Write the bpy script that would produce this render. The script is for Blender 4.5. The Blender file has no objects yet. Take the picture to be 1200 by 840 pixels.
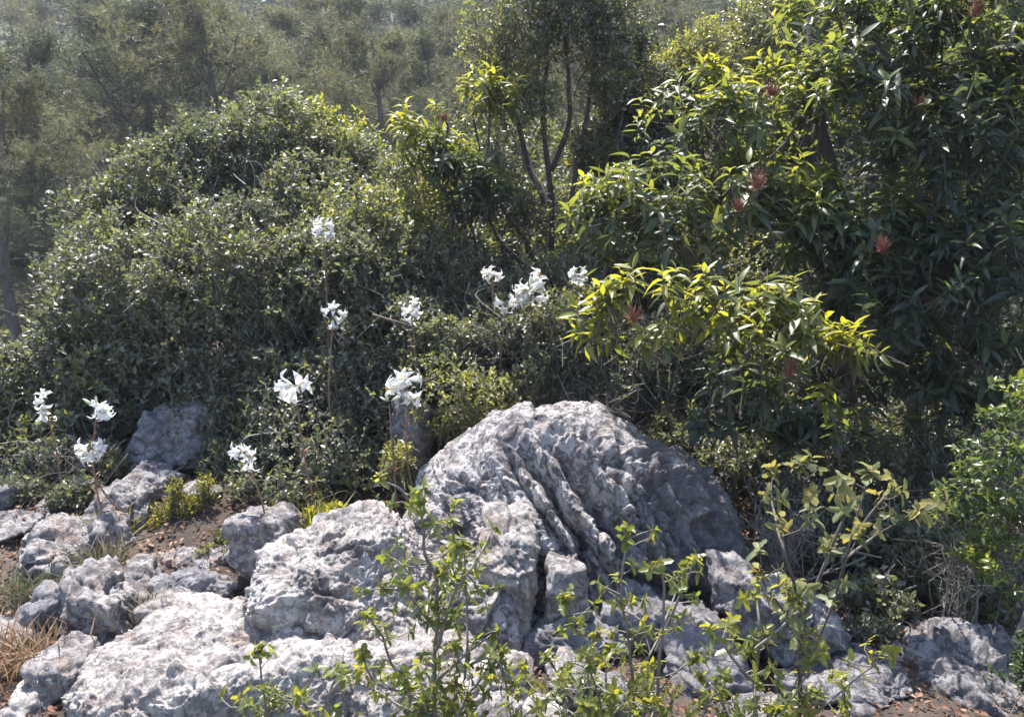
import bpy, bmesh, math, random
import numpy as np
from mathutils import Matrix, Vector

random.seed(7)
RNG = np.random.default_rng(7)
scene = bpy.context.scene
COL = scene.collection

# ------------------------------------------------------------------ camera, sky, sun, exposure
CAM_H, PITCH, FPX = 1.6, math.radians(10), 1000.0          # FPX: focal length in pixels of the 1200 px wide photograph
cam_d = bpy.data.cameras.new('camera'); cam = bpy.data.objects.new('camera', cam_d); COL.objects.link(cam)
cam.location = (0, 0, CAM_H); cam.rotation_euler = (math.pi/2 - PITCH, 0, 0)
cam_d.sensor_width = 36; cam_d.lens = 30; cam_d.clip_start = 0.05; cam_d.clip_end = 2000
scene.camera = cam

SUN_EL, SUN_AZ = math.radians(64), math.radians(-26)        # azimuth from +Y towards +X
world = bpy.data.worlds.new('World'); scene.world = world; world.use_nodes = True
wn = world.node_tree.nodes; wl = world.node_tree.links
sky = wn.new('ShaderNodeTexSky'); sky.sky_type = 'NISHITA'; sky.sun_disc = False
sky.sun_elevation = SUN_EL; sky.sun_rotation = SUN_AZ
wl.new(sky.outputs[0], wn['Background'].inputs['Color']); wn['Background'].inputs['Strength'].default_value = 0.125
sun_d = bpy.data.lights.new('sun', 'SUN'); sun_d.energy = 4.4; sun_d.angle = math.radians(0.5); sun_d.color = (1, 0.94, 0.88)
sun = bpy.data.objects.new('sun', sun_d); COL.objects.link(sun); sun.location = (4, 20, 40)
SDIR = Vector((math.cos(SUN_EL)*math.sin(SUN_AZ), math.cos(SUN_EL)*math.cos(SUN_AZ), math.sin(SUN_EL)))
sun.rotation_euler = SDIR.to_track_quat('Z', 'Y').to_euler()
scene.view_settings.view_transform = 'Standard'; scene.view_settings.look = 'None'
scene.view_settings.exposure = 1.66; scene.view_settings.gamma = 1; scene.view_settings.use_curve_mapping = False
cy = scene.cycles
cy.max_bounces = 6; cy.diffuse_bounces = 3; cy.glossy_bounces = 2; cy.transmission_bounces = 4; cy.volume_bounces = 0
cy.caustics_reflective = False; cy.caustics_refractive = False; cy.sample_clamp_indirect = 4

# ------------------------------------------------------------------ helpers: pixels, noise, meshes
CP, SP = math.cos(PITCH), math.sin(PITCH)
def P(px, py, Y):
    u, v = (px-600)/FPX, (420-py)/FPX
    d = np.array([u, CP+v*SP, -SP+v*CP]); return np.array([0, 0, CAM_H]) + d*(Y/d[1])
def proj(V):
    V = np.asarray(V, float); x, y, z = V[..., 0], V[..., 1], V[..., 2]-CAM_H
    dep = y*CP - z*SP; dep = np.where(dep > 1e-3, dep, 1e-3)
    return 600+FPX*x/dep, 420-FPX*(y*SP+z*CP)/dep, dep
def unit(a): return a/np.maximum(np.linalg.norm(a, axis=-1, keepdims=True), 1e-9)
def sstep(a, b, x): t = np.clip((x-a)/(b-a), 0, 1); return t*t*(3-2*t)
def _h(i, j, k, s):
    n = (i.astype(np.int64)*374761393 + j.astype(np.int64)*668265263 + k.astype(np.int64)*2147483647 + s*1274126177) & 0xffffffff
    n = ((n ^ (n >> 13))*1274126177) & 0xffffffff; n = ((n ^ (n >> 16))*2246822519) & 0xffffffff
    return ((n ^ (n >> 15)) & 0xffffff)/float(0xffffff)
def vnoise(p, s=0):
    p = np.asarray(p, float); f = np.floor(p); t = p-f; t = t*t*(3-2*t); f = f.astype(np.int64)
    i, j, k = f[..., 0], f[..., 1], f[..., 2]; a, b, c = t[..., 0], t[..., 1], t[..., 2]
    r = 0
    for di in (0, 1):
        for dj in (0, 1):
            for dk in (0, 1):
                r = r + _h(i+di, j+dj, k+dk, s)*(a if di else 1-a)*(b if dj else 1-b)*(c if dk else 1-c)
    return r*2-1
def fbm(p, o=4, s=0, g=0.5):
    r, a = 0, 1.0; p = np.asarray(p, float)
    for q in range(o): r = r + a*vnoise(p*(2.03**q), s+q*17); a *= g
    return r
def worley(p, s=0):
    """distances to the two nearest cell points, and a random chipped-facet offset per cell"""
    p = np.asarray(p, float); f = np.floor(p).astype(np.int64); f1 = np.full(len(p), 9.0); f2 = f1.copy(); fac = np.zeros(len(p))
    for a in (-1, 0, 1):
        for b_ in (-1, 0, 1):
            for c_ in (-1, 0, 1):
                i, j, k = f[:, 0]+a, f[:, 1]+b_, f[:, 2]+c_
                dx, dy, dz = p[:, 0]-i-_h(i, j, k, s), p[:, 1]-j-_h(i, j, k, s+1), p[:, 2]-k-_h(i, j, k, s+2); d = np.sqrt(dx*dx+dy*dy+dz*dz); near = d < f1
                t = dx*(_h(i, j, k, s+3)-.5)+dy*(_h(i, j, k, s+4)-.5)+dz*(_h(i, j, k, s+5)-.5)+.5*(_h(i, j, k, s+6)-.5)
                fac = np.where(near, t, fac); f2 = np.minimum(f2, np.maximum(f1, d)); f1 = np.minimum(f1, d)
    return f1, f2, fac*sstep(0, .16, f2-f1)
def relief(Q, seed, size, rough=1.0, kf=1.0):
    """weathered limestone: sharp cracks, ragged ledges, small solution pits"""
    k = .85*kf*min(1, size/.30); rough = rough*(.45+.55*min(1, size/.30)); wq = Q+.028*np.stack([fbm(Q*6, 3, seed+70), fbm(Q*6, 3, seed+80), fbm(Q*6, 3, seed+90)], -1)
    a1, a2, fa = worley(wq*np.array([4.2, 4.2, 6.0]), seed); b1, b2, fb = worley(wq*10+3, seed+9)
    d = -.040*k*np.exp(-((a2-a1)/.07)**2)*sstep(-.3, .3, fbm(Q*2.5, 2, seed+33)) + .105*k*fa
    d += -.012*k*np.exp(-((b2-b1)/.10)**2)*sstep(-.2, .4, fbm(Q*4, 2, seed+37)) + .050*k*fb
    rg = np.abs(fbm(wq*16, 5, seed+4, .62)); d += -.011*rough*k*np.exp(-(rg/.13)**2)*sstep(-.3, .3, fbm(Q*3, 2, seed+41)) + .010*rough*fbm(wq*26, 4, seed+8, .68)
    cell = np.floor(wq*np.array([5.5, 5.5, 8.5])+.5*fbm(Q*4, 2, seed+61)[:, None]).astype(np.int64); d += .016*k*(_h(cell[:, 0], cell[:, 1], cell[:, 2], seed+63)-.5)*sstep(-.4, .1, fbm(Q*2.2, 2, seed+64))
    h = fbm(wq*np.array([7, 7, 9])+7, 3, seed+51, .55); d += -.026*k*sstep(.36, .56, h) - .018*k*np.exp(-((h+.25)/.07)**2)*sstep(0, .3, fbm(Q*3+5, 2, seed+55))
    return d - .012*rough*sstep(.30, .55, fbm(wq*38, 2, seed+12))*sstep(-.1, .3, fbm(Q*5, 2, seed+18))
def mesh(name, V, F, tint=None, smooth=True):
    V = np.asarray(V, np.float32); F = np.asarray(F, np.int32); m = bpy.data.meshes.new(name)
    k = F.shape[1]
    m.vertices.add(len(V)); m.vertices.foreach_set('co', V.ravel())
    m.loops.add(F.size); m.loops.foreach_set('vertex_index', F.ravel())
    m.polygons.add(len(F)); m.polygons.foreach_set('loop_start', np.arange(0, F.size, k, dtype=np.int32))
    m.polygons.foreach_set('use_smooth', np.full(len(F), smooth))
    if tint is not None:
        a = m.attributes.new('tint', 'FLOAT', 'POINT'); a.data.foreach_set('value', np.asarray(tint, np.float32))
    m.update(calc_edges=True); return m
def link(name, me, mat=None, parent=None, loc=None, label=None, cat=None, group=None, kind=None):
    o = bpy.data.objects.new(name, me); COL.objects.link(o)
    if me is not None and mat is not None and not me.materials: me.materials.append(mat)
    if parent is not None: o.parent = parent
    if loc is not None: o.location = [float(q) for q in loc]
    if label: o['label'] = label
    if cat: o['category'] = cat
    if group: o['group'] = group
    if kind: o['kind'] = kind
    return o
def tube(pts, rad, sides=6, cap=True):
    pts = np.asarray(pts, float); n = len(pts); rad = np.broadcast_to(np.asarray(rad, float), (n,))
    t = unit(np.gradient(pts, axis=0)); ref = np.array([0.31, 0.2, 0.93]); ref2 = np.array([1.0, 0.1, 0])
    a = np.cross(t, ref); bad = np.linalg.norm(a, axis=1) < 0.2; a[bad] = np.cross(t[bad], ref2); a = unit(a); b = np.cross(t, a)
    th = np.arange(sides)*2*math.pi/sides
    V = pts[:, None] + rad[:, None, None]*(np.cos(th)[None, :, None]*a[:, None] + np.sin(th)[None, :, None]*b[:, None])
    i, j = np.meshgrid(np.arange(n-1), np.arange(sides), indexing='ij'); j2 = (j+1) % sides
    F = np.stack([i*sides+j, i*sides+j2, (i+1)*sides+j2, (i+1)*sides+j], -1).reshape(-1, 4)
    return V.reshape(-1, 3), F
def join(parts):
    Vs, Fs, o = [], [], 0
    for V, F in parts: Vs.append(V); Fs.append(F+o); o += len(V)
    return np.concatenate(Vs), np.concatenate(Fs)
def spline(pts, n=10):
    pts = np.asarray(pts, float)
    if len(pts) < 3: return pts[0]+(pts[-1]-pts[0])*np.linspace(0, 1, n)[:, None]
    q = np.vstack([2*pts[0]-pts[1], pts, 2*pts[-1]-pts[-2]]); out = []
    seg = len(pts)-1; ts = np.linspace(0, seg, n)
    for t in ts:
        i = min(int(t), seg-1); f = t-i; a, b, c, d = q[i], q[i+1], q[i+2], q[i+3]
        out.append(0.5*(2*b+(c-a)*f+(2*a-5*b+4*c-d)*f*f+(3*b-a-3*c+d)*f**3))
    return np.array(out)

# ------------------------------------------------------------------ terrain height
def ground_z(x, y):
    x = np.asarray(x, float); y = np.asarray(y, float)
    z = 0.10*sstep(3.0, 4.6, y) + 0.10*sstep(0.3, -1.8, x)*sstep(3.0, 4.2, y)
    z = z - 0.34*np.maximum(y-9, 0)*(y < 34) - 8.5*(y >= 34)
    z = z + 0.66*np.clip(y-46, 0, 58)
    z = z - 0.20*np.maximum(-x-4.5, 0)*sstep(0, 1, -x-4.5)*(np.abs(x) < 40)*sstep(60, 30, y)
    p = np.stack([x, y, x*0], -1)
    z = z + 0.05*vnoise(p*0.9, 3) + 0.02*vnoise(p*3.1, 5) + sstep(20, 60, y)*1.5*vnoise(p*0.05, 9)
    return z

# ------------------------------------------------------------------ materials
def nmat(name):
    m = bpy.data.materials.new(name); m.use_nodes = True; n = m.node_tree.nodes; l = m.node_tree.links
    return m, n, l, n['Principled BSDF'], n['Material Output']
def ramp(n, stops, interp='LINEAR'):
    r = n.new('ShaderNodeValToRGB'); cr = r.color_ramp; cr.interpolation = interp
    while len(cr.elements) < len(stops): cr.elements.new(0.5)
    for e, (p, c) in zip(cr.elements, stops): e.position = p; e.color = (*c, 1)
    return r
def noise(n, l, vec, scale, det=4, rough=0.55, dist=0.0):
    t = n.new('ShaderNodeTexNoise'); t.inputs['Scale'].default_value = scale; t.inputs['Detail'].default_value = det
    t.inputs['Roughness'].default_value = rough; t.inputs['Distortion'].default_value = dist; l.new(vec, t.inputs['Vector']); return t
def mixc(n, l, fac, a, b, mode='MIX'):
    m = n.new('ShaderNodeMix'); m.data_type = 'RGBA'; m.blend_type = mode
    for inp, v in ((m.inputs[0], fac), (m.inputs[6], a), (m.inputs[7], b)):
        if isinstance(v, (int, float)): inp.default_value = v
        elif isinstance(v, tuple): inp.default_value = (*v, 1)
        else: l.new(v, inp)
    return m.outputs[2]
def leaf_mat(name, stops, trans, tfac=0.35, rough=0.38, spec=0.5, veins=0.0):
    m, n, l, b, out = nmat(name)
    at = n.new('ShaderNodeAttribute'); at.attribute_name = 'tint'
    r = ramp(n, stops); l.new(at.outputs['Fac'], r.inputs[0])
    tc = n.new('ShaderNodeNewGeometry'); ns = noise(n, l, tc.outputs['Position'], 60, 3)
    c = mixc(n, l, 0.35, r.outputs[0], ns.outputs['Fac'], 'OVERLAY')
    l.new(c, b.inputs['Base Color']); b.inputs['Roughness'].default_value = rough; b.inputs['Specular IOR Level'].default_value = spec
    tr = n.new('ShaderNodeBsdfTranslucent'); r2 = ramp(n, trans); l.new(at.outputs['Fac'], r2.inputs[0]); l.new(r2.outputs[0], tr.inputs['Color'])
    mx = n.new('ShaderNodeMixShader'); mx.inputs[0].default_value = tfac
    l.new(b.outputs[0], mx.inputs[1]); l.new(tr.outputs[0], mx.inputs[2]); l.new(mx.outputs[0], out.inputs['Surface'])
    return m
M = {}
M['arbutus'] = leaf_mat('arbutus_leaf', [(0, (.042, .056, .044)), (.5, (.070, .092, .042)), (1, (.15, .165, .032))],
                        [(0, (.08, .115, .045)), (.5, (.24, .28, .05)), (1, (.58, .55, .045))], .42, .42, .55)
M['oak'] = leaf_mat('oak_leaf', [(0, (.078, .086, .066)), (.6, (.140, .145, .098)), (1, (.18, .185, .055))],
                    [(0, (.14, .17, .06)), (.6, (.32, .34, .09)), (1, (.56, .54, .06))], .35, .48, 1.0)
M['oakfront'] = leaf_mat('prickly_oak_leaf', [(0, (.040, .060, .026)), (.5, (.090, .115, .035)), (1, (.16, .17, .05))],
                         [(0, (.14, .20, .03)), (.5, (.34, .38, .05)), (1, (.60, .55, .06))], .40, .36, .5)
M['greyoak'] = leaf_mat('grey_oak_leaf', [(0, (.08, .10, .05)), (.5, (.14, .16, .075)), (1, (.24, .21, .06))],
                        [(0, (.20, .25, .08)), (.5, (.38, .38, .14)), (1, (.55, .42, .08))], .36, .5, .4)
M['mastic'] = leaf_mat('mastic_leaf', [(0, (.030, .055, .028)), (.5, (.065, .095, .030)), (1, (.14, .19, .035))],
                       [(0, (.11, .18, .04)), (.5, (.25, .32, .05)), (1, (.48, .48, .06))], .36, .35, .5)
M['lime'] = leaf_mat('yellow_green_leaf', [(0, (.09, .11, .02)), (.5, (.17, .17, .025)), (1, (.25, .23, .03))],
                     [(0, (.28, .32, .03)), (.5, (.48, .46, .04)), (1, (.62, .55, .05))], .40, .5, .3)
M['pine'] = leaf_mat('pine_needles', [(0, (.030, .040, .034)), (.5, (.080, .090, .058)), (1, (.13, .138, .075))],
                     [(0, (.07, .09, .04)), (.5, (.20, .20, .08)), (1, (.34, .32, .12))], .34, .55, .3)
M['dry'] = leaf_mat('dry_leaf', [(0, (.12, .065, .045)), (.5, (.24, .13, .085)), (1, (.40, .29, .20))],
                    [(0, (.14, .06, .03)), (.5, (.25, .13, .06)), (1, (.42, .30, .16))], .25, .7, .2)
M['straw'] = leaf_mat('straw', [(0, (.10, .11, .06)), (.5, (.22, .18, .12)), (1, (.38, .30, .20))],
                      [(0, (.12, .14, .05)), (.5, (.25, .20, .10)), (1, (.4, .32, .17))], .25, .6, .3)
M['petal'] = leaf_mat('white_petal', [(0, (.78, .79, .72)), (1, (.86, .86, .84))], [(0, (.80, .82, .70)), (1, (.88, .88, .86))], .45, .5, .3)
M['bud'] = leaf_mat('lily_bud', [(0, (.55, .62, .38)), (1, (.80, .82, .72))], [(0, (.5, .6, .3)), (1, (.8, .82, .7))], .3, .5, .3)
M['stemleaf'] = leaf_mat('lily_stem_leaf', [(0, (.20, .085, .06)), (.5, (.26, .17, .09)), (1, (.16, .22, .06))],
                         [(0, (.30, .12, .06)), (.5, (.34, .24, .1)), (1, (.3, .4, .06))], .3, .5, .3)
M['berry'] = leaf_mat('red_panicle', [(0, (.075, .028, .025)), (.5, (.15, .045, .038)), (1, (.28, .085, .065))],
                      [(0, (.25, .04, .03)), (1, (.6, .15, .08))], .25, .45, .4)
M['pale'] = leaf_mat('bleached_leaf', [(0, (.36, .32, .28)), (1, (.60, .55, .50))], [(0, (.5, .45, .4)), (1, (.7, .65, .6))], .3, .5, .3)
def bark_mat(name, c1, c2, scale=25, bump=.4):
    m, n, l, b, out = nmat(name); tc = n.new('ShaderNodeTexCoord')
    mp = n.new('ShaderNodeMapping'); mp.inputs['Scale'].default_value = (1, 1, .25); l.new(tc.outputs['Object'], mp.inputs[0])
    t = noise(n, l, mp.outputs[0], scale, 6, .65, .4); r = ramp(n, [(.3, c1), (.7, c2)]); l.new(t.outputs['Fac'], r.inputs[0])
    l.new(r.outputs[0], b.inputs['Base Color']); b.inputs['Roughness'].default_value = .85
    bp = n.new('ShaderNodeBump'); bp.inputs['Strength'].default_value = bump; bp.inputs['Distance'].default_value = .01
    l.new(t.outputs['Fac'], bp.inputs['Height']); l.new(bp.outputs[0], b.inputs['Normal']); return m
M['bark'] = bark_mat('dark_bark', (.035, .030, .030), (.11, .095, .085))
M['twig'] = bark_mat('grey_twig', (.13, .115, .10), (.28, .25, .22), 60)
M['twigdark'] = bark_mat('brown_twig', (.06, .05, .042), (.15, .125, .105), 60)
M['pinebark'] = bark_mat('pine_bark', (.06, .05, .05), (.17, .14, .125), 8)
M['lilystem'] = bark_mat('lily_stem', (.15, .08, .06), (.24, .16, .10), 50, .2)
M['pollen'] = bark_mat('pollen', (.45, .26, .03), (.60, .40, .06), 80, .1)

def rock_mat(name, light, mid, dark, warm, lichen_amt=.5):
    m, n, l, b, out = nmat(name); tc = n.new('ShaderNodeNewGeometry'); pos = tc.outputs['Position']
    a = noise(n, l, pos, 7, 10, .70, .5); r = ramp(n, [(.36, dark), (.45, mid), (.57, light)]); l.new(a.outputs['Fac'], r.inputs[0])
    w = noise(n, l, pos, 9, 5, .6); wr = ramp(n, [(.52, (0, 0, 0)), (.66, (.8, .8, .8))]); l.new(w.outputs['Fac'], wr.inputs[0])
    c = mixc(n, l, wr.outputs[0], r.outputs[0], warm)
    li = noise(n, l, pos, 26, 6, .7, .6); lr = ramp(n, [(.49, (0, 0, 0)), (.54, (lichen_amt,)*3)]); l.new(li.outputs['Fac'], lr.inputs[0])
    c = mixc(n, l, lr.outputs[0], c, dark)
    v = n.new('ShaderNodeTexVoronoi'); v.inputs['Scale'].default_value = 55; v.feature = 'F1'
    ad = n.new('ShaderNodeVectorMath'); ad.operation = 'MULTIPLY_ADD'; ad.inputs[1].default_value = (.03,)*3
    l.new(li.outputs['Color'], ad.inputs[0]); l.new(pos, ad.inputs[2]); l.new(ad.outputs[0], v.inputs['Vector'])
    pit = ramp(n, [(.05, (0, 0, 0)), (.30, (1, 1, 1))]); l.new(v.outputs['Distance'], pit.inputs[0])
    spk = noise(n, l, pos, 150, 4, .7); sr = ramp(n, [(.60, (0, 0, 0)), (.66, (.6,)*3)]); l.new(spk.outputs['Fac'], sr.inputs[0])
    c = mixc(n, l, sr.outputs[0], c, (dark[0]*.6, dark[1]*.6, dark[2]*.6))
    l.new(c, b.inputs['Base Color']); b.inputs['Roughness'].default_value = .9; b.inputs['Specular IOR Level'].default_value = .25
    h1 = noise(n, l, pos, 45, 10, .75, .5)
    b1 = n.new('ShaderNodeBump'); b1.inputs['Strength'].default_value = .9; b1.inputs['Distance'].default_value = .045
    b2 = n.new('ShaderNodeBump'); b2.inputs['Strength'].default_value = .55; b2.inputs['Distance'].default_value = .008
    l.new(h1.outputs['Fac'], b1.inputs['Height']); l.new(pit.outputs[0], b2.inputs['Height']); l.new(b1.outputs[0], b2.inputs['Normal'])
    l.new(b2.outputs[0], b.inputs['Normal']); return m
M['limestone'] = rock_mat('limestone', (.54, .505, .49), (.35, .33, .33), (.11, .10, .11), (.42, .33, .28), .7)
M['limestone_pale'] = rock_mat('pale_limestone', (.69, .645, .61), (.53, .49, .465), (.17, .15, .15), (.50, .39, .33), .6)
M['limestone_stained_shade'] = rock_mat('stained_shade_limestone', (.46, .44, .44), (.28, .27, .285), (.10, .095, .105), (.36, .31, .28), .75)
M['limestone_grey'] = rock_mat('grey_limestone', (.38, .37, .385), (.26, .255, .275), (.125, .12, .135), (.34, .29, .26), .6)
m, n, l, b, out = nmat('soil'); g = n.new('ShaderNodeNewGeometry')
a = noise(n, l, g.outputs['Position'], 4, 8, .7); r = ramp(n, [(.3, (.035, .027, .022)), (.5, (.075, .056, .044)), (.7, (.14, .105, .082))]); l.new(a.outputs['Fac'], r.inputs[0])
f = noise(n, l, g.outputs['Position'], .09, 5, .6); fr = ramp(n, [(.4, (.05, .06, .035)), (.6, (.10, .10, .06))]); l.new(f.outputs['Fac'], fr.inputs[0])
sep = n.new('ShaderNodeSeparateXYZ'); l.new(g.outputs['Position'], sep.inputs[0]); mr = n.new('ShaderNodeMapRange'); mr.inputs[1].default_value = 8; mr.inputs[2].default_value = 25
l.new(sep.outputs['Y'], mr.inputs[0]); l.new(mixc(n, l, mr.outputs[0], r.outputs[0], fr.outputs[0]), b.inputs['Base Color']); b.inputs['Roughness'].default_value = .95
bp = n.new('ShaderNodeBump'); bp.inputs['Distance'].default_value = .03; a2 = noise(n, l, g.outputs['Position'], 35, 6, .7); l.new(a2.outputs['Fac'], bp.inputs['Height']); l.new(bp.outputs[0], b.inputs['Normal'])
M['soil'] = m

# ------------------------------------------------------------------ ground sheet
xs = np.concatenate([np.linspace(-600, -10, 40)[:-1], np.linspace(-10, 10, 181), np.linspace(10, 600, 40)[1:]])
ys = np.concatenate([np.linspace(-30, 0, 12)[:-1], np.linspace(0, 12, 121), np.linspace(12, 90, 60)[1:], np.linspace(90, 900, 60)[1:]])
X, Y = np.meshgrid(xs, ys, indexing='ij'); V = np.stack([X, Y, ground_z(X, Y)], -1).reshape(-1, 3)
i, j = np.meshgrid(np.arange(len(xs)-1), np.arange(len(ys)-1), indexing='ij'); w = len(ys)
F = np.stack([i*w+j, (i+1)*w+j, (i+1)*w+j+1, i*w+j+1], -1).reshape(-1, 4)
link('ground', mesh('ground', V, F), M['soil'], kind='structure', label='brown stony soil of the hillside and the slope beyond', cat='ground')

# ------------------------------------------------------------------ rocks
_ico = {}
def ico(level):
    if level not in _ico:
        bm = bmesh.new(); bmesh.ops.create_icosphere(bm, subdivisions=level, radius=1)
        _ico[level] = (np.array([v.co[:] for v in bm.verts]), np.array([[v.index for v in f.verts] for f in bm.faces])); bm.free()
    return _ico[level]
def rock_shape(level, dims, seed, planes=16, soft=12, rough=1.0, kf=1.0, strat=0.0):
    D, F = ico(level); rg = np.random.default_rng(seed)
    nrm = unit(rg.normal(size=(planes, 3))); dd = rg.uniform(.72, 1.0, planes)
    nrm = np.vstack([nrm, np.eye(3), -np.eye(3)]); dd = np.concatenate([dd, np.full(6, .95)])
    c = D@nrm.T; ri = np.where(c > .05, dd/np.maximum(c, .05), 6.0); ri = np.minimum(ri, 6)
    r = -np.log(np.exp(-soft*ri).sum(1))/soft
    V = D*r[:, None]*np.asarray(dims)
    Q = V + seed*3.7
    size = float(np.mean(dims)); nn = unit(D/np.asarray(dims))
    disp = .07*size*fbm(Q*(1.3/size), 3, seed)
    disp += relief(Q, seed, size, rough, kf)
    if strat: disp += strat*np.abs(np.sin((Q@np.array([.75, .25, .6]))*38+2.2*fbm(Q*4, 3, seed+2)))
    return V + nn*disp[:, None], F
ROCKS = []
def rock(x0, x1, ytop, Yd, depth, label, seed, level=5, mat='limestone', bottom=None, rz=0, **kw):
    """a stone spanning x0..x1 px with its top at ytop px, standing on the ground at distance Yd"""
    c = P((x0+x1)/2, ytop, Yd); gz = float(ground_z(c[0], Yd)); zb = gz-.06 if bottom is None else P(600, bottom, Yd)[2]
    sx = abs(P(x1, ytop, Yd)[0]-P(x0, ytop, Yd)[0])/2; sz = max(.05, (c[2]-zb)/2)
    V, F = rock_shape(level, (sx*1.06, depth/2, sz*1.05), seed, **kw)
    if rz: a = math.radians(rz); V = V@np.array([[math.cos(a), math.sin(a), 0], [-math.sin(a), math.cos(a), 0], [0, 0, 1]])
    V[:, 0] *= sx*2/np.ptp(V[:, 0]); V[:, 2] += -V[:, 2].max()+sz
    o = link('boulder' if sx > .5 else 'rock', mesh('rock', V, F), M[mat], loc=(c[0], Yd, c[2]-sz), label=label, cat='rock', group='limestone rocks on the hillside')
    ROCKS.append((c[0], Yd, sx, depth/2, c[2])); return o

# the great grooved boulder: pale on its crown and left shoulder, grey-black lichen streaks down its right flank, with its shade put into the colour
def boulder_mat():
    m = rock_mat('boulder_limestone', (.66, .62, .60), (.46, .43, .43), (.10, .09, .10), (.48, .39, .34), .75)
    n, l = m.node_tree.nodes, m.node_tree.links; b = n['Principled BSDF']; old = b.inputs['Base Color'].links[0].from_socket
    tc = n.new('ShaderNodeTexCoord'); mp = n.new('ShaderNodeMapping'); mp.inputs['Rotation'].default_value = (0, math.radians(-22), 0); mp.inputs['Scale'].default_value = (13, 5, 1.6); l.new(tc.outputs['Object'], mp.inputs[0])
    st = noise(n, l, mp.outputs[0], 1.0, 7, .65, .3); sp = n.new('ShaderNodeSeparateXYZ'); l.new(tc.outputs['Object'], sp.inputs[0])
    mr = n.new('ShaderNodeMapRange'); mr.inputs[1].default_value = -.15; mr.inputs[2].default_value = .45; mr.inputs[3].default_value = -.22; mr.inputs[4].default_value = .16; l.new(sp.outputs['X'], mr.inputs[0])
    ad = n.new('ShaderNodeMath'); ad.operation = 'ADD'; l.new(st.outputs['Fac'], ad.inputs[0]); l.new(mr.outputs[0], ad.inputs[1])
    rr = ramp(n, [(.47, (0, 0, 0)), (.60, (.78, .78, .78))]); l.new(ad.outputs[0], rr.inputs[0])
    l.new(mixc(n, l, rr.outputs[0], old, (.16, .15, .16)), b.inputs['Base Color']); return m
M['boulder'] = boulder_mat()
D, F = ico(8 if True else 7)
c = P(668, 640, 3.55); dims = np.array([.80, .62, .66])
nrm = unit(np.array([[-.75, -.5, .75], [.62, -.76, .22], [.0, -.95, .12], [-.38, -.62, .72], [.55, .0, .8], [-.95, .0, .35], [.30, -.90, .30], [.9, .1, .25], [-.3, -.95, .3], [0, .9, .4], [0, 0, 1], [.45, -.85, .2]]))
dd = np.array([.86, .80, .92, .78, .84, .93, .80, .93, .90, .9, .97, .88])
cc = D@nrm.T; ri = np.minimum(np.where(cc > .05, dd/np.maximum(cc, .05), 6), 6); r = -np.log(np.exp(-13*ri).sum(1)+np.exp(-13*1.02))/13
V = D*(r[:, None])*dims; nn = unit(D/dims); Q = V+11.3
V += nn*(.045*fbm(Q*2.0, 3, 2))[:, None]
px, py, dep = proj(V+c); fx = px+5*fbm(Q*8, 4, 31, .5); fy = py+5*fbm(Q*8+40, 4, 32, .5)
front = sstep(-.25, .15, -(nn@np.array([0, .9, -.45])))
def groove(pts, width, depth):
    pts = np.asarray(pts, float); best = np.full(len(fx), 1e9); tt = np.zeros(len(fx)); L = len(pts)-1
    for q in range(L):
        a, b_ = pts[q], pts[q+1]; ab = b_-a; t = np.clip(((fx-a[0])*ab[0]+(fy-a[1])*ab[1])/(ab@ab), 0, 1)
        d = np.hypot(fx-a[0]-t*ab[0], fy-a[1]-t*ab[1]); s = d < best; best = np.where(s, d, best); tt = np.where(s, (q+t)/L, tt)
    ends = np.clip(np.minimum(tt, 1-tt)*8, 0.12, 1)
    return -depth*np.exp(-np.abs(best/width)**1.15)*ends*front + .22*depth*np.exp(-((best-width*2.4)/(width*1.0))**2)*ends*front
dsp = groove([(636, 505), (664, 540), (690, 578), (708, 606), (726, 640), (728, 676)], 9, .15)
dsp += groove([(604, 515), (622, 545), (650, 572), (662, 602), (682, 640), (694, 690)], 7, .11)
dsp += groove([(580, 515), (596, 548), (624, 588), (646, 618), (664, 660), (672, 700)], 6, .085)
dsp += groove([(596, 512), (606, 528), (600, 552)], 8, .050) + groove([(620, 540), (616, 562), (628, 572)], 7, .055)
dsp += groove([(648, 500), (690, 512), (735, 535), (770, 565), (800, 610)], 6, .05)
dsp += groove([(560, 640), (584, 622), (610, 630), (628, 660), (650, 668)], 5, .035)
dsp += groove([(470, 570), (520, 600), (552, 640), (570, 690)], 7, .030) + groove([(510, 545), (556, 575), (590, 612)], 5, .022)
dsp += groove([(726, 676), (770, 690), (820, 706), (880, 716)], 9, .09)
for q in range(14):
    x0 = 728+q*10+random.uniform(-3, 3); y0 = 560+q*9+random.uniform(-20, 20)
    dsp += groove([(x0-18, y0), (x0-4, y0+45), (x0+4, y0+90+random.uniform(-15, 20))], 2.6, random.uniform(.018, .032))
for q in range(9):
    x0 = 640+q*10; y0 = 545+q*10
    dsp += groove([(x0, y0), (x0+18, y0+40), (x0+26, y0+95)], 2.4, random.uniform(.014, .024))
ac = (fx*.88-fy*.47)/23; al = (fx*.47+fy*.88)/170; z0 = np.zeros_like(ac)
fl = fbm(np.stack([ac, al, z0], -1), 2, 91, .45); flm = front*sstep(565, 650, fx)*sstep(500, 545, fy)
dsp += -.042*np.exp(-np.abs(fl)/.10)*flm + .022*sstep(.15, .6, np.abs(fl))*flm
fl2 = fbm(np.stack([ac*2.6, al*2.5, z0+9], -1), 2, 95, .5); dsp += -.014*np.exp(-np.abs(fl2)/.14)*flm
dsp += .70*relief(Q, 44, .5, 1.1)
V += nn*dsp[:, None]
link('boulder', mesh('boulder', V, F), M['boulder'], loc=c, label='great domed limestone boulder with deep grooves running down its face', cat='rock', group='limestone rocks on the hillside')

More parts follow.
